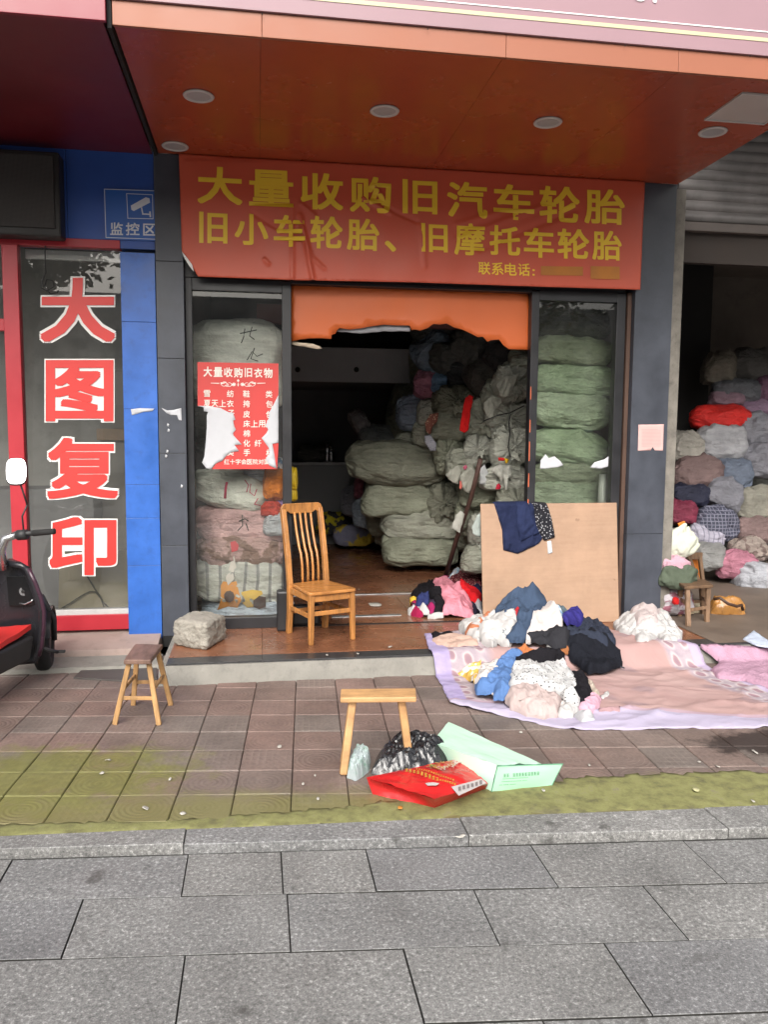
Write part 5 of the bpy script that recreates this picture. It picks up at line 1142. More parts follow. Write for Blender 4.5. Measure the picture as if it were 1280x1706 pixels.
# dark understuff of the three heaps
for k, (hs, lab) in enumerate((((0, 1, 2), 'dark mixed clothes showing between the garments of the pile by the plywood board'), ((3, 4), 'pale mixed clothes showing between the garments of the pile at the front of the bedspread'), ((5, 6), 'dark mixed clothes showing between the garments of the heap in the doorway'))):
    hp = [HEAPS[i] for i in hs]; cx_, cy_ = sum(h_[0] for h_ in hp)/len(hp), sum(h_[1] for h_ in hp)/len(hp)
    pol = []
    for i in range(40):
        a = 2*math.pi*i/40; rr = .05
        while rr < 1.2 and any(((cx_+rr*math.cos(a)-h_[0])/h_[2])**2+((cy_+rr*math.sin(a)-h_[1])/h_[3])**2 < .5 for h_ in hp): rr += .01
        yy = min(cy_+rr*math.sin(a), 5.74) if k == 0 else cy_+rr*math.sin(a); pol.append((cx_+rr*math.cos(a), yy))
    o = patch('clothes_heap', pol, lambda x, y, h: (x, y, h), lambda x, y, d: heap_z(x, y)-.004, cloth_mat(((.05, .05, .06), (.5, .46, .44), (.04, .03, .05))[k]), .02, .01, None, .01, 60+k); tag(o, lab, 'clothes')
G1, G2, G3 = 'clothes piled by the plywood board', 'clothes piled at the front of the bedspread', 'clothes heaped in the doorway'
WHT = cloth_mat((.47, .46, .455)); CRM = cloth_mat((.5, .48, .42)); 
ORDER[0] = 0
garment(bq([(190, 752), (240, 757), (302, 745), (302, 768), (200, 778)]), 'flat black cloth strip at the top left corner of the bedspread', cloth_mat((.015, .013, .015)), G1, .004, .008)
garment(bq([(188, 790), (240, 770), (350, 765), (440, 800), (430, 815), (330, 825), (210, 808)]), 'flat peach cloth left of the board pile', cloth_mat((.5, .35, .29)), G1, .01, .01)
garment(bq([(500, 650), (560, 570), (620, 530), (700, 512), (762, 530), (745, 560), (600, 600), (540, 650)]), 'cream knit at the very top of the board pile', CRM, G1)
garment(bq([(333, 720), (350, 698), (400, 690), (470, 650), (520, 635), (545, 690), (450, 770), (440, 805), (380, 770), (340, 745)]), 'white shirt at the left end of the board pile', WHT, G1)
garment(bq([(365, 765), (430, 700), (510, 655), (522, 682), (440, 745), (392, 775)]), 'rust orange sleeve crossing the white shirt', cloth_mat((.45, .17, .09)), G1)
garment(bq([(440, 750), (480, 690), (560, 670), (650, 680), (655, 725), (600, 825), (540, 805), (520, 832), (455, 805)]), 'bright white garment in the middle of the board pile', WHT, G1)
garment(bq([(545, 760), (600, 740), (620, 770), (590, 815), (560, 800)]), 'pale printed cloth poking from the white garment', cloth_mat((.55, .55, .53), 'blotch', (.2, .22, .24), 40), G1)
garment(bq([(800, 605), (840, 575), (900, 600), (960, 630), (975, 670), (930, 695), (860, 660)]), 'slate blue grey garment on the right shoulder of the pile', cloth_mat((.09, .12, .14)), G1)
garment(bq([(900, 640), (950, 615), (970, 650), (950, 690), (910, 690)]), 'light denim blue cloth above the navy coat', cloth_mat((.2, .27, .38)), G1)
garment(bq([(808, 648), (870, 632), (905, 670), (885, 695), (830, 675)]), 'sky blue printed cloth on the board pile', cloth_mat((.22, .42, .62), 'blotch', (.7, .72, .72), 30), G1)
garment(bq([(690, 830), (700, 760), (740, 675), (800, 650), (892, 720), (880, 755), (830, 770), (770, 810), (735, 795)]), 'crumpled cream white blouse right of the jeans', cloth_mat((.54, .49, .475)), G1)
garment(bq([(700, 800), (780, 785), (860, 760), (925, 790), (905, 860), (845, 868), (810, 835), (730, 825)]), 'charcoal trousers under the cream blouse', cloth_mat((.03, .03, .035)), G1)
garment(bq([(503, 645), (560, 585), (690, 535), (770, 540), (835, 555), (845, 590), (800, 640), (760, 690), (690, 822), (650, 832), (585, 822), (640, 740), (655, 660), (580, 692), (530, 690)]), 'dark blue grey jeans draped over the board pile', cloth_mat((.05, .075, .125)), G1, ang=1.0)
garment(bq([(625, 680), (650, 655), (660, 680), (640, 710)]), 'small red scrap of cloth under the jeans', cloth_mat((.4, .03, .04)), G1)
garment(bq([(890, 705), (950, 680), (1000, 700), (985, 742), (910, 745)]), 'deep violet blue cloth on the board pile', cloth_mat((.035, .03, .17)), G1)
garment(bq([(928, 684), (980, 663), (988, 686), (940, 696)]), 'yellow green scrap on the board pile', cloth_mat((.45, .42, .06)), G1)
garment(bq([(840, 785), (905, 730), (1010, 688), (1080, 700), (1135, 735), (1172, 812), (1130, 850), (1000, 790), (900, 800)]), 'dark navy grey coat at the right end of the board pile', cloth_mat((.03, .036, .055)), G1)
garment(bq([(875, 775), (940, 750), (1000, 742), (1140, 792), (1195, 852), (1208, 915), (1140, 942), (1030, 962), (960, 905), (905, 840)]), 'black trousers spilling onto the bedspread', cloth_mat((.012, .013, .018)), G1)
garment(bq([(875, 850), (910, 838), (925, 862), (890, 872)]), 'brown scrap beside the black trousers', cloth_mat((.3, .12, .05)), G1)
garment(bq([(808, 830), (840, 822), (870, 860), (855, 872)]), 'thin white cloth edge under the charcoal trousers', WHT, G1)
ORDER[0] = 30
garment(bq([(333, 968), (370, 938), (420, 903), (452, 898), (446, 980), (420, 1003), (390, 988), (350, 982)]), 'mustard yellow scarf at the left of the front pile', cloth_mat((.66, .42, .1), 'blotch', (.7, .65, .55), 14), G2, .006)
garment(bq([(415, 1032), (440, 980), (440, 930), (500, 915), (550, 895), (565, 960), (500, 1035), (450, 1042)]), 'white spotted blouse left of the denim shirt', cloth_mat((.54, .51, .49), 'dots', (.3, .2, .18), 40), G2, .012)
garment(bq([(578, 1105), (600, 1070), (650, 1050), (760, 1055), (810, 1068), (862, 1092), (884, 1130), (862, 1190), (780, 1212), (690, 1195), (650, 1155), (610, 1145)]), 'pale beige pink top at the bottom of the front pile', cloth_mat((.44, .355, .34)), G2, .01)
garment(bq([(660, 1140), (720, 1120), (790, 1130), (830, 1170), (780, 1208), (700, 1195)]), 'upper fold of the beige pink top', cloth_mat((.47, .39, .375)), G2, .03)
garment(bq([(858, 1192), (880, 1150), (930, 1120), (975, 1130), (978, 1172), (930, 1205), (890, 1200)]), 'small white blouse at the lower right of the front pile', WHT, G2, .014)
garment(bq([(418, 1045), (480, 1020), (520, 960), (560, 890), (605, 862), (642, 848), (678, 870), (655, 900), (635, 960), (605, 1080), (572, 1108), (522, 1102), (528, 1062), (480, 1077), (430, 1072)]), 'mid blue denim shirt on the front pile', cloth_mat((.1, .19, .4)), G2, .022, ang=1.1)
garment(bq([(645, 842), (690, 830), (752, 860), (748, 888), (690, 875), (660, 862)]), 'burnt orange cloth at the top of the front pile', cloth_mat((.42, .15, .06)), G2, .016)
garment(bq([(930, 970), (980, 958), (1022, 1000), (1048, 1082), (1010, 1142), (965, 1120), (940, 1050)]), 'black garment at the right of the front pile', cloth_mat((.013, .012, .015)), G2, .016)
garment(bq([(1000, 1010), (1050, 1028), (1092, 1090), (1062, 1102), (1030, 1062)]), 'beige strap of cloth right of the black garment', cloth_mat((.45, .38, .32)), G2, .012)
garment(bq([(1090, 1095), (1130, 1062), (1138, 1080), (1105, 1105)]), 'little white label lying right of the front pile', WHT, G2, .006, .003)
garment(bq([(973, 1162), (1000, 1120), (1040, 1088), (1092, 1100), (1088, 1140), (1042, 1192), (990, 1194)]), 'soft pink knit at the right of the front pile', cloth_mat((.6, .36, .45)), G2, .012)
garment(bq([(1080, 1150), (1190, 1146), (1192, 1170), (1130, 1168), (1084, 1170)]), 'dull mauve strap lying on the bedspread', cloth_mat((.36, .23, .24)), G2, .006, .005)
garment(bq([(952, 1188), (1050, 1190), (1062, 1216), (990, 1226), (970, 1215)]), 'crumpled grey wrapper at the front of the pile', M('grey_wrapper', (.45, .45, .47), .4), G2, .008)
garment(bq([(620, 965), (680, 935), (740, 940), (800, 945), (850, 930), (902, 928), (930, 970), (962, 1020), (976, 1062), (930, 1060), (976, 1130), (968, 1162), (900, 1122), (840, 1080), (760, 1062), (660, 1072), (598, 1052)]), 'white polka dot dress on the front pile', cloth_mat((.49, .49, .49), 'dots', (.02, .02, .025), 46), G2, .034)
garment(bq([(638, 912), (690, 888), (760, 866), (800, 864), (852, 870), (898, 900), (902, 955), (860, 952), (790, 922), (740, 938), (650, 942)]), 'black top lying on the polka dot dress', cloth_mat((.014, .013, .016)), G2, .046)
d3 = lambda L: [(680+X/7.11, 920+Y/7.11) for X, Y in L]
ORDER[0] = 60
garment(d3([(780, 600), (872, 590), (892, 715), (850, 718)]), 'pale grey cloth at the foot of the board in the doorway', cloth_mat((.4, .4, .43)), G3, .004)
garment(d3([(740, 590), (800, 630), (855, 712), (780, 775)]), 'dark navy cloth edge right of the pink garment', cloth_mat((.025, .022, .04)), G3, .008)
garment(d3([(465, 350), (560, 300), (640, 215), (700, 195), (865, 205), (885, 320), (865, 405), (760, 405), (600, 385), (520, 395)]), 'maroon cloth with small pale flowers at the back of the doorway heap', cloth_mat((.1, .018, .025), 'floral', (.55, .35, .3), 60), G3, .012)
garment(d3([(370, 330), (440, 300), (495, 308), (475, 355), (420, 355)]), 'crimson purple scrap behind the pink garment', cloth_mat((.25, .02, .09)), G3, .01)
garment(d3([(482, 338), (500, 290), (560, 243), (632, 222), (622, 272), (562, 318), (520, 318)]), 'white and sky blue scarf on the doorway heap', cloth_mat((.66, .7, .75), 'blotch', (.12, .45, .7), 18), G3, .022)
garment(d3([(780, 415), (882, 400), (882, 525), (860, 515), (800, 475)]), 'navy cloth between the maroon and red clothes', cloth_mat((.015, .016, .04)), G3, .016)
garment(d3([(545, 402), (680, 405), (800, 465), (875, 530), (862, 582), (820, 622), (755, 595), (680, 505), (600, 455)]), 'bright red garment on the doorway heap', cloth_mat((.55, .015, .02)), G3, .024)
garment(d3([(30, 740), (60, 690), (100, 600), (50, 590), (90, 565), (90, 660), (140, 690), (185, 740), (120, 762), (50, 757)]), 'crimson cloth at the left end of the doorway heap', cloth_mat((.28, .015, .06)), G3, .008)
garment(d3([(40, 505), (90, 450), (150, 412), (240, 378), (300, 348), (335, 440), (422, 570), (442, 622), (380, 712), (305, 722), (330, 600), (240, 520), (110, 552), (60, 562)]), 'black jacket curling round the left of the doorway heap', cloth_mat((.012, .011, .013)), G3, .016)
garment(d3([(30, 562), (100, 553), (92, 582), (30, 580)]), 'yellow trim showing under the black jacket', cloth_mat((.6, .4, .05)), G3, .02, .004)
garment(d3([(85, 652), (110, 560), (150, 490), (250, 510), (247, 600), (190, 652), (120, 668)]), 'navy blue cloth inside the black jacket', cloth_mat((.035, .045, .14)), G3, .02)
garment(d3([(228, 650), (310, 640), (322, 702), (260, 712)]), 'magenta scrap at the foot of the doorway heap', cloth_mat((.3, .02, .1)), G3, .012)
garment(d3([(-5, 702), (60, 660), (150, 670), (200, 640), (242, 690), (252, 722), (170, 722), (100, 692), (20, 742)]), 'white sleeve at the left foot of the doorway heap', WHT, G3, .016)
garment(d3([(230, 752), (350, 722), (420, 715), (422, 742), (320, 757)]), 'thin white cloth at the front of the doorway heap', WHT, G3, .006, .005)
garment(d3([(295, 370), (400, 348), (485, 370), (565, 420), (645, 490), (725, 580), (765, 650), (778, 778), (660, 768), (560, 752), (412, 748), (420, 660), (442, 620), (400, 550), (340, 460)]), 'salmon pink garment spread over the doorway heap', cloth_mat((.64, .24, .3)), G3, .03)
ORDER[0] = 90
garment([(1022, 1042), (1030, 1034), (1050, 1022), (1062, 1010), (1080, 1005), (1097, 1006), (1106, 1018), (1122, 1038), (1138, 1060), (1130, 1067), (1108, 1068), (1095, 1062), (1080, 1069), (1062, 1069), (1058, 1060), (1035, 1054)], 'bundle of white cloth at the top right corner of the bedspread', WHT, None, .012, .03, freq=12)
garment([(1050, 1030), (1060, 1012), (1078, 1006), (1096, 1012), (1105, 1030), (1095, 1045), (1075, 1040), (1062, 1048)], 'pinkish white cloth folded over the white bundle', cloth_mat((.45, .385, .38)), None, .036, .02)
# clutter outside the storage room
GC_ = 'clutter beside the small dark stool'
sack(1132, 905, 50, 54, 5.95, cloth_mat((.58, .6, .5)), 'pale cream garment draped beside the jamb', GC_, tilt=-50, depth=.3, lump=2.2, cat='clothes', name='garment')
sack(1126, 948, 60, 36, 5.9, cloth_mat((.5, .3, .36)), 'pale pink garment beside the jamb', GC_, tilt=-20, lump=2.2, cat='clothes', name='garment')
sack(1130, 962, 66, 40, 5.85, cloth_mat((.09, .11, .08)), 'dark olive green garment on the small stool', GC_, lump=2, cat='clothes', name='garment')
sack(1122, 1000, 44, 70, 5.98, cloth_mat((.45, .42, .45), 'blotch', (.25, .1, .13), 12), 'patterned white and maroon bag beside the small stool', GC_, tilt=90, floor=FL, cat='bag', name='bag')
sack(1126, 1002, 10, 12, 5.78, cloth_mat((.5, .02, .02)), 'tiny red bundle beside the patterned bag', GC_, cat='clothes', name='garment')
sack(1114, 900, 40, 90, 6.1, cloth_mat((.06, .05, .05), 'blotch', (.4, .35, .33), 14), 'dark printed garment hanging behind the jamb', GC_, tilt=90, depth=.3, cat='clothes', name='garment')
sack(1160, 1022, 36, 32, 6.05, cloth_mat((.42, .36, .26)), 'beige cloth under the small stool', GC_, floor=FL, cat='clothes', name='garment')
sack(1144, 1026, 22, 24, 6.0, cloth_mat((.36, .29, .2)), 'tan cloth behind the stool leg', GC_, floor=FL, cat='clothes', name='garment')
o = MB().slab([ony(*t, 6.3) for t in ((1130, 872), (1142, 868), (1158, 920), (1176, 968), (1166, 970), (1150, 930))], (0, .02, 0)).build('orange_plank', M('orange_plastic', (.7, .2, .02), .5), bevel=.004); tag(o, 'orange plank leaning behind the small stool', 'plank')
p = thing('chair', 'low brown wooden chair frame behind the small stool', 'chair', (3.62, 6.2, FL)); ob_ = MC['old_brown']
for a, c_ in (((1146, 924), (1166, 972)), ((1166, 926), (1172, 972)), ((1168, 968), (1176, 1000))): MB().beam(ony(*c_, 6.2), ony(*a, 6.24), .03, .03).build('post', ob_, p, bevel=.004)
MB().beam(ony(1144, 926, 6.24), ony(1170, 926, 6.24), .06, .025, (0, 0, 1)).build('top_rail', ob_, p, bevel=.004); MB().slab([ony(*t, y_) for t, y_ in (((1140, 972), 6.1), ((1182, 970), 6.1), ((1182, 968), 6.35), ((1140, 970), 6.35))], (0, 0, -.03)).build('seat', ob_, p, bevel=.004)
for px in (1146, 1176): c_ = ony(px, 976, 6.15); MB().beam((c_.x, c_.y, FL), c_, .03, .03).build('leg', ob_, p, bevel=.003)
# tan leather bag
lea = M('tan_leather', (.36, .17, .045), .3, .25, 8, .35, 22, bdist=.02, dirt=.3)
bgp = sack(1212, 1020, 58, 46, 5.95, lea, 'shiny tan leather handbag on the floor beside the small stool', None, depth=.55, floor=FL, cat='handbag', name='handbag', e=.5, crease=1.4, nu=36, nv=40)
b = MB(); b.tube([ony(a, c_, y_) for a, c_, y_ in ((1190, 998, 5.82), (1200, 996, 5.78), (1214, 1006, 5.76), (1228, 1010, 5.77), (1236, 1008, 5.82), (1238, 1016, 5.84))], .012, 8); b.build('rim', M('brown_rim', (.06, .03, .02), .5), bgp, smooth=True)
o = patch('paper_cloth', [(t.x, t.y) for t in (onz(*a, FL) for a in ((1238, 1066), (1256, 1052), (1282, 1070), (1310, 1072), (1300, 1082), (1260, 1076)))], lambda x, y, h: (x, y, h), lambda x, y, d: FL+.01+.03*abs(noise.noise(Vector((x*9, y*9, 1))))*min(1, d/.05), cloth_mat((.5, .56, .68)), .015, .01, None, .004, 8); tag(o, 'pale blue cloth scrap on the floor at the right edge', 'cloth')
# ------------------------------------------------------------------ bags on the paving
cr = lambda X, Y: (600+X/3.556, 1190+Y/3.556)
redb = M('red_bag', (.55, .02, .022), .3, .12, 3, .35, 25, bdist=.012)
t0, t1, t2, t3 = onz(*cr(38, 372), .075), onz(*cr(590, 262), .045), onz(*cr(760, 410), .05), onz(*cr(438, 500), .085)
p = thing('red_bag', 'flat red printed rice bag lying on the mossy paving', 'bag', (.72, 3.3, 0))
def surf(c4_, n_, m_, f):
    V = []
    for i in range(n_+1):
        for j in range(m_+1):
            u, w_ = i/n_, j/m_; q_ = (c4_[0]*(1-u)+c4_[1]*u)*(1-w_)+(c4_[3]*(1-u)+c4_[2]*u)*w_; V.append(q_+f(u, w_))
    return V, [(i*(m_+1)+j, (i+1)*(m_+1)+j, (i+1)*(m_+1)+j+1, i*(m_+1)+j+1) for i in range(n_) for j in range(m_)]
def rtop(u, w_): return Vector((0, 0, .022*math.sin(math.pi*u)*math.sin(math.pi*w_)+.008*noise.noise(Vector((u*5, w_*4, 2)))+.005*noise.noise(Vector((u*14, w_*10, 5)))))
V, Fc = surf((t0, t1, t2, t3), 30, 22, rtop); b = MB().add(V, Fc)
g0, g3, g2, g1 = onz(*cr(75, 472), 0), onz(*cr(440, 556), 0), onz(*cr(745, 440), 0), onz(*cr(600, 300), 0)
V, Fc = surf((t0, t3, g3, g0), 24, 8, lambda u, w_: Vector((.03*math.sin(math.pi*w_), .05*math.sin(math.pi*w_), 0))*math.sin(math.pi*u)*(.6)+Vector((0, 0, .004*noise.noise(Vector((u*9, w_*4, 7)))))); b.add(V, Fc)
V, Fc = surf((t3, t2, g2, g3), 16, 4, lambda u, w_: Vector((0, 0, 0))); b.add(V, Fc)
V, Fc = surf((t1, t0, g0, g1), 10, 3, lambda u, w_: Vector((0, 0, 0))); b.add(V, Fc)
b.build('sack', redb, p, smooth=True)
def on_red(X, Y, l):
    tgt = cr(X, Y); d = ray(*tgt); best = None   # point of the bag's top face seen at that spot
    n_ = (t1-t0).cross(t3-t0).normalized(); n_ = n_ if n_.z > 0 else -n_
    q_ = CAM+d*((t0-CAM).dot(n_)/d.dot(n_)); e1_, e2_ = (t1-t0), (t3-t0)
    u = min(1, max(0, (q_-t0).dot(e1_)/e1_.length_squared)); w_ = min(1, max(0, (q_-t0).dot(e2_)/e2_.length_squared)); return q_+Vector((0, 0, .022*math.sin(math.pi*u)*math.sin(math.pi*w_)+.008*noise.noise(Vector((u*5, w_*4, 2)))+.003+l))
gold = M('gold_print', (.6, .4, .06), .4); bw = MB()
rnd = random.Random(12)
for (xa, ya, xb, yb, hh, n_) in ((265, 350, 470, 412, 20, 9), (330, 350, 560, 408, 9, 16), (470, 412, 570, 425, 10, 7)):
    for k in range(n_):
        t_ = (k+.5)/n_; x, y = xa+(xb-xa)*t_, ya+(yb-ya)*t_; wd = (xb-xa)/n_*.34
        for dy in (-.35, 0, .35): bw.add([on_red(x-wd, y+dy*hh-hh*.1, .001), on_red(x+wd, y+dy*hh-hh*.04, .001), on_red(x+wd, y+dy*hh+hh*.08, .001), on_red(x-wd, y+dy*hh+hh*.05, .001)], [(0, 1, 2, 3)])
        bw.add([on_red(x-wd*.2, y-hh*.5, .0014), on_red(x+wd*.25, y-hh*.5, .0014), on_red(x+wd*.2, y+hh*.5, .0014), on_red(x-wd*.25, y+hh*.5, .0014)], [(0, 1, 2, 3)])
bw.build('gold_print', gold, p)
for mm_, n_, nm in ((M('emblem_gold', (.55, .33, .1), .4), 70, 'emblem'), (M('emblem_green', (.1, .25, .08), .4), 18, 'emblem'), (M('emblem_white', (.6, .52, .46), .4), 46, 'emblem')):
    bw = MB()
    for k in range(n_):
        a, r_ = rnd.uniform(0, 6.3), rnd.random()**.5
        if nm and mm_.name.startswith('emblem_white'): t_ = rnd.random(); x, y = 460+130*t_+rnd.gauss(0, 9), 352-62*t_+12*math.sin(t_*3)+rnd.gauss(0, 6)
        elif mm_.name.startswith('emblem_green'): x, y = 432+rnd.gauss(0, 14), 330+rnd.gauss(0, 8)
        else: x, y = 480+85*r_*math.cos(a), 325+30*r_*math.sin(a)-12*r_*math.cos(a)
        w_, h_ = rnd.uniform(3, 9), rnd.uniform(2, 5); bw.add([on_red(x-w_, y-h_*.3, .0015+k*.00002), on_red(x, y-h_, .0015+k*.00002), on_red(x+w_, y+h_*.2, .0015+k*.00002), on_red(x, y+h_, .0015+k*.00002)], [(0, 1, 2, 3)])
    bw.build(nm, mm_, p)
bw = MB(); bw.poly([on_red(*t, .0022) for t in ((385, 430), (430, 426), (470, 432), (455, 443), (400, 442))]); bw.poly([on_red(*t, .0022) for t in ((540, 440), (720, 388), (748, 412), (585, 488))]); bw.build('white_print', M('label_grey', (.5, .47, .46), .5), p)
bw = MB()
for k in range(6): x, y = 590+k*25, 452-k*8; bw.poly([on_red(x-8, y-10, .006), on_red(x+8, y-14, .006), on_red(x+9, y+10, .006), on_red(x-6, y+13, .006)])
bw.build('dark_print', M('grey_print', (.2, .17, .17), .6), p)
# pale green gift bag lying on its side
mint = M('mint_paper', (.5, .74, .58), .55, .05, 2, .12, 12, bdist=.01); mint2 = M('mint_base', (.33, .6, .4), .55, .06, 2, .08, 20)
A0, B0 = onz(*cr(775, 458), 0), onz(*cr(1130, 422), 0); A1, B1 = ony(*cr(812, 300), A0.y+.02), ony(*cr(1200, 288), B0.y+.03); T1 = ony(*cr(1075, 292), B0.y+.015)
Pp, Qq = ony(*cr(424, 165), 3.62), ony(*cr(525, 44), 3.95)
p = thing('gift_bag', 'pale mint green paper bag lying on its side on the paving', 'bag', (A0+B0)/2)
fold_ = lambda a: (lambda u, w_: Vector((0, 0, a*noise.noise(Vector((u*3, w_*3, 4)))+a*.5*noise.noise(Vector((u*9, w_*7, 6))))))
V, Fc = surf((A1, T1, Qq, Pp), 20, 24, fold_(.006)); b = MB().add(V, Fc)
Pb = Vector((Pp.x+.03, Pp.y+.03, .02)); Qb = Vector((Qq.x+.02, Qq.y+.05, .02))
V, Fc = surf((A0, A1, Pp, Pb), 6, 20, fold_(.004)); b.add(V, Fc); V, Fc = surf((T1, B0, Qb, Qq), 6, 16, fold_(.003)); b.add(V, Fc); V, Fc = surf((Pb, Pp, Qq, Qb), 4, 4, fold_(.002)); b.add(V, Fc)
b.build('body', mint, p, smooth=True)
off = Vector((0, -.004, 0)); V, Fc = surf((A0+off, B0+off, B1+off, A1+off), 14, 8, lambda u, w_: Vector((0, -.012*math.sin(math.pi*u)*math.sin(math.pi*w_), 0))); bs_ = mesh('base', V, Fc, mint2, p, True)
def on_base(X, Y, l): t_ = cr(X, Y); q_ = ony(*t_, (A0.y+B0.y)/2+.02); f_ = (q_.x-A0.x)/(B0.x-A0.x); f_ = min(1, max(0, f_)); yy = A0.y+(B0.y-A0.y)*f_; w_ = min(1, max(0, q_.z/A1.z)); return ony(*t_, yy+.02*w_-.004-.012*math.sin(math.pi*f_)*math.sin(math.pi*w_)-.003-l)
bw = MB(); gi = M('green_ink', (.05, .16, .09), .6)
rnd = random.Random(4)
for (xa, ya, xb, yb, hh, n_) in ((850, 362, 1065, 348, 20, 12), (845, 382, 1010, 372, 6, 26), (840, 398, 990, 390, 6, 22), (825, 418, 925, 412, 6, 16)):
    for k in range(n_):
        if rnd.random() < .08: continue
        t_ = (k+.5)/n_; x, y = xa+(xb-xa)*t_, ya+(yb-ya)*t_; wd = (xb-xa)/n_*.36
        for dy in (-.4, .0, .4):
            if hh > 10 or dy == 0: bw.add([on_base(x-wd, y+dy*hh-1.2, 0), on_base(x+wd, y+dy*hh-1.4, 0), on_base(x+wd, y+dy*hh+1.2, 0), on_base(x-wd, y+dy*hh+1.3, 0)], [(0, 1, 2, 3)])
        if hh > 10:
            xo = rnd.uniform(-.4, .4)*wd; bw.add([on_base(x+xo-1.3, y-hh*.5, .0004), on_base(x+xo+1.3, y-hh*.5, .0004), on_base(x+xo+1.3, y+hh*.5, .0004), on_base(x+xo-1.3, y+hh*.5, .0004)], [(0, 1, 2, 3)])
bw.build('print', gi, p)
MB().tube([A0+off*2, A1+off*2, B1+off*2, B0+off*2, A0+off*2], .0022, 6).build('edge_fold', M('mint_edge', (.12, .3, .2), .6), p)
# black plastic bag and a clear one
def crumple(name, pts_px, base_y, hgt_, label, mat, sd, cat, freq=16, amp=.035, ed=.1):
    q2 = [(t.x, t.y) for t in (onz(*a, 0) for a in pts_px)]; bp2 = [(x_, y_) for x_, y_ in q2]
    def hf(x, y, d):
        e = min(1, d/ed); e = e*(2-e); r_ = 1-abs(noise.noise(Vector((x*freq, y*freq, sd))))*2; r2 = 1-abs(noise.noise(Vector((x*freq*2.3, y*freq*2.3, sd+5))))*2
        return .002+e*(hgt_*(.75+.4*noise.noise(Vector((x*6, y*6, sd))))+amp*r_*.6+amp*.35*r2)
    o = patch(name, q2, lambda x, y, h: (x, y, h), hf, mat, .007, 0, None, .004, sd, smooth=False); return tag(o, label, cat)
bpm = M('black_plastic', (.012, .012, .014), .22, .3, 10, .3, 40, spec=.7)
crumple('black_bag', [(617, 1290), (628, 1262), (650, 1246), (690, 1243), (722, 1244), (745, 1252), (760, 1270), (740, 1284), (700, 1290), (650, 1293)], 0, .12, 'crumpled shiny black plastic bag behind the red bag', bpm, 3, 'plastic bag')
q = N('clear_plastic'); v = q.coord(); q.set(Base_Color=q.ramp(q.noise(v, 22, 3), [(.45, (.6, .68, .7)), (.62, (.5, .64, .6)), (.75, (.12, .35, .22))]), Roughness=.2); q.b.inputs['Transmission Weight'].default_value = .45; q.b.inputs['IOR'].default_value = 1.1
crumple('clear_bag', [(578, 1296), (582, 1275), (592, 1262), (606, 1262), (618, 1270), (616, 1284), (606, 1294), (592, 1302)], 0, .06, 'crumpled clear plastic bag by the left leg of the narrow stool', q.m, 8, 'plastic bag', 34, .05, .02)

# ------------------------------------------------------------------ scooter at the left edge
sc0 = onz(82, 1116, 0); ah = math.radians(15); hd = Vector((math.sin(ah), math.cos(ah), 0)); rt = Vector((math.cos(ah), -math.sin(ah), 0))
p = thing('scooter', 'black electric scooter with a red foot mat parked at the left edge', 'scooter', sc0-hd*.5)
axl = sc0+up*.2+hd*.0-rt*.03
def L3(f, r_, z): return Vector((axl.x, axl.y, 0))+hd*f+rt*r_+up*z
blk = M('scooter_black', (.018, .018, .022), .28, .2, 4, .02); blk2 = M('scooter_matt', (.022, .022, .024), .55, .2, 9, .15, 120); rub = M('tyre_rubber', (.014, .014, .014), .8, .2, 9, .3, 60); chrome = M('silver_metal', (.55, .55, .57), .25, .1, 5, 0, metal=.9); redm = M('red_mat', (.55, .022, .02), .6, .1, 5, .3, 80)
shp = M('shield_purple', (.05, .02, .035), .3)
# wheel turned a little to the right
wd_ = (hd*math.cos(.4)-rt*math.sin(.4)); wa = Vector((wd_.y, -wd_.x, 0))
wl_ = bpy.data.objects.new('front_wheel', None); col.objects.link(wl_); wl_.parent = p; ORG[wl_.name] = ORG[p.name]
wc = axl
MB().lathe(wc, [(.12, -.045), (.165, -.05), (.192, -.036), (.2, -.015), (.2, .015), (.192, .036), (.165, .05), (.12, .045), (.11, 0)], wa, 40).build('tyre', rub, wl_, smooth=True); MB().lathe(wc, [(.03, -.04), (.118, -.032), (.118, .032), (.03, .04)], wa, 28).build('rim', blk2, wl_)
for s in (-1, 1): MB().tube([wc+wa*.065*s, wc+wa*.07*s+up*.14-wd_*.03, L3(-.1, .05*s, .52)], .017, 8).build('fork', blk2, p, smooth=True)
b = MB(); pts = [wc+wd_*(.225*math.cos(a))+up*(.225*math.sin(a)) for a in [math.radians(d_) for d_ in range(20, 165, 12)]]
for s0, s1 in ((-.06, .06),): b.add([q_+wa*s for q_ in pts for s in (-.062, -.03, .03, .062)], [(4*i+k, 4*i+k+1, 4*i+5+k, 4*i+4+k) for i in range(len(pts)-1) for k in range(3)])
b.build('mudguard', blk, p, smooth=True)
# leg shield: outline across (right, height), wrapped backwards at its edges
prof = [(.0, .78, 0), (.1, .765, 0), (.14, .745, 0), (.175, .66, 0), (.205, .56, 0), (.215, .48, 0), (.205, .38, 0), (.185, .27, 0), (.16, .2, 0), (.14, .16, 0), (0, .15, 0)]
V = []; Fc = []; n_ = 14; m_ = len(prof)
for k in range(-n_, n_+1):
    for r_, z, _ in prof:
        t_ = k/n_; x = r_*t_; z_ = z; V.append(L3(-.36+.05*(1-abs(t_)**2.2)*1.4+.16*(z_-.2)*-.55, x, z_))
for k in range(2*n_): Fc += [(k*m_+i, (k+1)*m_+i, (k+1)*m_+i+1, k*m_+i+1) for i in range(m_-1)]
o = mesh('leg_shield', V, Fc, blk, p, True); s_ = o.modifiers.new('solid', 'SOLIDIFY'); s_.thickness = .035; s_.offset = 0
b = MB(); V = []
for s in (-1, 1):
    b.tube([L3(-.33-.16*(z-.2)*.55-.02, s*r_*1.01, z) for r_, z, _ in prof[2:9]], .014, 8)
b.build('shield_trim', shp, p, smooth=True)
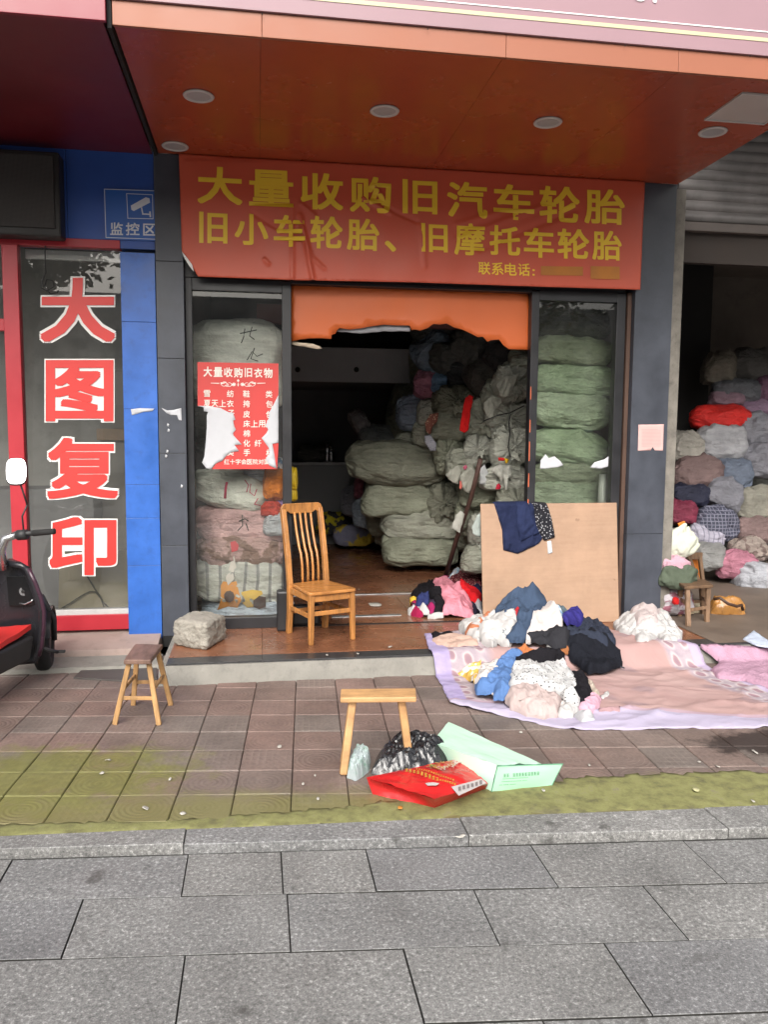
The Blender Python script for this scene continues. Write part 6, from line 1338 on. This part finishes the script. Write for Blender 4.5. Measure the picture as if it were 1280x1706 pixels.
def onsh(r_, z, l=.03): t_ = abs(r_)/.25; return L3(-.36+.07*(1-min(1, t_)**2.2)-.088*(z-.2)-l, r_, z)
MB().slab([onsh(-.02, .69), onsh(.15, .7), onsh(.19, .6), onsh(.17, .52), onsh(-.02, .5)], hd*-.004).build('glove_box', M('scooter_gloss', (.008, .008, .009), .2), p, bevel=.003)
MB().lathe(onsh(.09, .6, .036), [(.02, 0), (.026, .0), (.026, .008), (.018, .008)], -hd, 20).build('key_switch', chrome, p); MB().lathe(onsh(.09, .6, .045), [(.012, 0), (.008, .004)], -hd, 16).build('key_hole', MC['black_paint'], p)
MB().tube([onsh(.06, .525, .045), onsh(.1, .522, .05), onsh(.15, .545, .045), onsh(.155, .555, .04)], .005, 6).build('hook', chrome, p, smooth=True)
# steering column and handlebar
MB().tube([L3(-.42, .0, .74), L3(-.44, .0, .86), L3(-.44, .03, .93), L3(-.42, .1, .955)], .024, 12).build('stem', chrome, p, smooth=True)
MB().tube([L3(-.44, -.03, .93), L3(-.42, -.1, .955)], .022, 12).build('stem', chrome, p, smooth=True)
for s in (-1, 1):
    MB().tube([L3(-.42, .1*s, .955), L3(-.43, .2*s, .965)], .016, 10).build('handlebar', blk2, p, smooth=True)
    MB().tube([L3(-.432, .2*s, .965), L3(-.445, .34*s, .98)], [.019, .018], 12).build('grip', rub, p, smooth=True)
    MB().tube([L3(-.425, .1*s, .95), L3(-.425, .155*s, .955)], .032, 14).build('switchgear', blk2, p, smooth=True)
    MB().tube([L3(-.415, .13*s, .98), L3(-.4, .115*s, 1.06), L3(-.4, .15*s, 1.13)], .006, 6).build('mirror_stalk', blk2, p, smooth=True)
mc = ony(27, 785, L3(-.4, .16, 1.15).y); mirror = M('mirror_glass', (.6, .6, .62), .06, .02, 5, 0, metal=1.0)
k_ = (mc-CAM).dot(FW)/F; vd = (CAM-mc).normalized()
mn = (vd+Vector((.1, -.8, .62)).normalized()).normalized(); mr = mn.cross(up).normalized()*-1; mu = mr.cross(mn)*-1
mu = mn.cross(mr)
fr_ = [(math.copysign(abs(math.cos(a))**.6, math.cos(a))*.058, math.copysign(abs(math.sin(a))**.6, math.sin(a))*.085) for a in [k*2*math.pi/28 for k in range(28)]]
pl_ = [mc+mr*x+mu*y for x, y in fr_]
MB().slab([q_-mn*.002 for q_ in pl_], -mn*.02).build('mirror_shell', blk2, p, bevel=.006); MB().poly([mc+(q_-mc)*.93+mn*.001 for q_ in pl_]).build('mirror_glass', mirror, p)
MB().tube([L3(-.4, .15, 1.13), mc-mn*.012], .006, 6).build('mirror_stalk', blk2, p, smooth=True)
# floorboard with red mat, battery skirt, seat and rear wheel beyond the frame
MB().hexa([L3(-.42, -.15, .2), L3(-.42, .15, .19), L3(-.95, .15, .19), L3(-.95, -.15, .2), L3(-.4, -.17, .34), L3(-.4, .17, .34), L3(-.95, .17, .33), L3(-.95, -.17, .33)]).build('floorboard', blk2, p, bevel=.02, seg=3)
V, Fc = surf([L3(-.405, -.15, .365), L3(-.405, .15, .40), L3(-.93, .165, .36), L3(-.93, -.15, .355)], 14, 14, lambda u, w_: Vector((0, 0, .01*noise.noise(Vector((u*3, w_*3, 1)))+.03*max(0, .25-w_)))); mesh('foot_mat', V+[q_-up*.03 for q_ in V], Fc+[tuple(i+len(V) for i in f) for f in Fc]+[(i, i+15, i+15+len(V), i+len(V)) for r0 in (0, 14) for i in range(r0, 14*15, 15)]+[(i+r0*15, i+1+r0*15, i+1+r0*15+len(V), i+r0*15+len(V)) for r0 in (0, 14) for i in range(14)], redm, p)
MB().hexa([L3(-.93, -.15, .2), L3(-.93, .15, .2), L3(-1.5, .13, .35), L3(-1.5, -.13, .35), L3(-.93, -.14, .66), L3(-.93, .14, .66), L3(-1.55, .12, .68), L3(-1.55, -.12, .68)]).build('rear_body', blk, p, bevel=.04, seg=3)
MB().hexa([L3(-.88, -.14, .665), L3(-.88, .14, .665), L3(-1.5, .13, .685), L3(-1.5, -.13, .685), L3(-.92, -.11, .74), L3(-.92, .11, .74), L3(-1.5, .1, .76), L3(-1.5, -.1, .76)]).build('seat', blk2, p, bevel=.03, seg=3)
rw = bpy.data.objects.new('rear_wheel', None); col.objects.link(rw); rw.parent = p; ORG[rw.name] = ORG[p.name]
rc = L3(-1.28, 0, .2); MB().lathe(rc, [(.12, -.05), (.165, -.055), (.2, -.02), (.2, .02), (.165, .055), (.12, .05), (.11, 0)], rt, 36).build('tyre', rub, rw, smooth=True); MB().lathe(rc, [(.03, -.04), (.118, -.03), (.118, .03), (.03, .04)], rt, 24).build('rim', chrome, rw)
MB().tube([L3(-.35, .16, .26), L3(-.3, .2, .22), L3(-.26, .235, .2)], .012, 8).build('foot_peg', blk2, p, smooth=True); MB().box(*(lambda c_: (c_.x-.02, c_.x+.035, c_.y-.012, c_.y+.012, c_.z-.008, c_.z+.008))(L3(-.25, .24, .2))).build('foot_peg', rub, p, bevel=.003)

# ------------------------------------------------------------------ litter
rnd = random.Random(8)
lit = [(627, 1008, FL, 26, 12, 'white torn paper on the shop floor in front of the threshold'), (530, 1332, 0, 7, 3, None), (868, 1221, 0, 7, 3, 'pale scrap on the paving right of the mint bag'), (650, 1079, FL, 8, 3, None), (545, 1093, FL, 6, 3, None), (596, 1090, FL, 6, 3, None), (525, 1293, 0, 5, 3, None), (505, 1308, 0, 4, 3, None), (283, 1300, 0, 5, 4, None), (242, 1349, 0, 14, 5, None), (305, 1357, 0, 12, 3, None), (466, 1245, 0, 10, 3, None), (667, 1347, .01, 9, 5, 'orange peel scrap on the moss in front of the red bag'), (1160, 1317, .01, 12, 5, 'dry leaf on the moss at the right'), (1258, 1254, 0, 7, 6, None), (982, 1276, 0, 4, 3, None), (1196, 1279, 0, 5, 4, None), (1255, 1336, .01, 5, 4, None), (180, 1268, 0, 14, 3, None), (170, 1290, 0, 8, 3, None), (906, 1318, .01, 6, 3, None), (1165, 1272, 0, 5, 3, None), (598, 983, FL, 4, 2, None), (768, 1395, 0, 20, 4, 'white plastic scrap caught in the kerb joint')]
lm = M('litter_white', (.42, .4, .36), .8); lo_ = M('litter_orange', (.6, .25, .04), .7); ll = M('litter_leaf', (.42, .4, .22), .8)
for k, (px, py, z, wd, hh, lab) in enumerate(lit):
    c = onz(px, py, z); kk = (c-CAM).dot(FW)/F; w2, h2 = wd*kk/2, hh*kk/2*3.2; n_ = 7
    pol = [(c.x+w2*math.cos(a)*rnd.uniform(.6, 1.1), c.y+h2*math.sin(a)*rnd.uniform(.6, 1.1)) for a in [i*2*math.pi/n_ for i in range(n_)]]
    o = patch('litter_scrap', pol, lambda x, y, h: (x, y, h), lambda x, y, d: z+.006+.012*abs(noise.noise(Vector((x*30, y*30, k)))), lo_ if lab and 'orange' in lab else ll if lab and 'leaf' in lab else lm, max(.006, w2/3), .002, None, 0, k)
    tag(o, lab or 'tiny pale litter scrap on the ground', 'litter', 'litter scraps on the ground')

# ------------------------------------------------------------------ across the street, seen only in the window glass
tw = M('bark', (.06, .045, .035), .9, .4, 8, .5, 20); lfm = M('leaf_green', (.05, .085, .025), .6, .4, 3, 0)
def street_tree(x, y, label, sd):
    rnd = random.Random(sd); r = thing('street_tree', label, 'tree', (x, y, -.1)); b = MB(); top_ = Vector((x+.2, y, 4.2)); b.tube([(x, y, -.1), (x+.05, y, 1.6), (x+.15, y, 3), top_], [.16, .13, .11, .08], 10)
    cl = []
    for k in range(9):
        a = k*2.4; e = top_+Vector((math.cos(a)*rnd.uniform(.8, 1.9), math.sin(a)*rnd.uniform(.8, 1.9), rnd.uniform(-.2, 2.2))); mid = top_.lerp(e, .5)+Vector((0, 0, .2)); b.tube([top_-Vector((0, 0, .8*rnd.random())), mid, e], [.06, .04, .015], 6); cl.append(e); cl.append(mid)
    b.build('trunk', tw, r, smooth=True); b = MB()
    for k in range(2600):
        c = rnd.choice(cl)+Vector((rnd.gauss(0, .42), rnd.gauss(0, .42), rnd.gauss(0, .36))); d_ = Vector((rnd.uniform(-1, 1), rnd.uniform(-1, 1), rnd.uniform(-.6, .6))).normalized(); s = d_.orthogonal()*.045; l_ = d_*rnd.uniform(.08, .13); b.add([c-l_, c+s, c+l_, c-s], [(0, 1, 2, 3)])
    b.build('crown', lfm, r)
street_tree(-4.6, -5.0, 'leafy street tree behind the viewer on the left', 5)
street_tree(4.6, -5.5, 'leafy street tree behind the viewer on the right', 6)
p = thing('building', 'pale grey building across the street', 'building', (0, -24, -.1)); MB().box(-26, 24, -30, -24, -.1, 7.5).build('wall', M('pale_render', (.35, .35, .34), .85, .2, 1), p)
for i in range(-10, 10):
    for j in (1.2, 4.4): MB().box(i*2-.55, i*2+.55, -24.0, -23.96, j, j+1.6).build('window', M('dark_pane', (.03, .035, .04), .15), p)
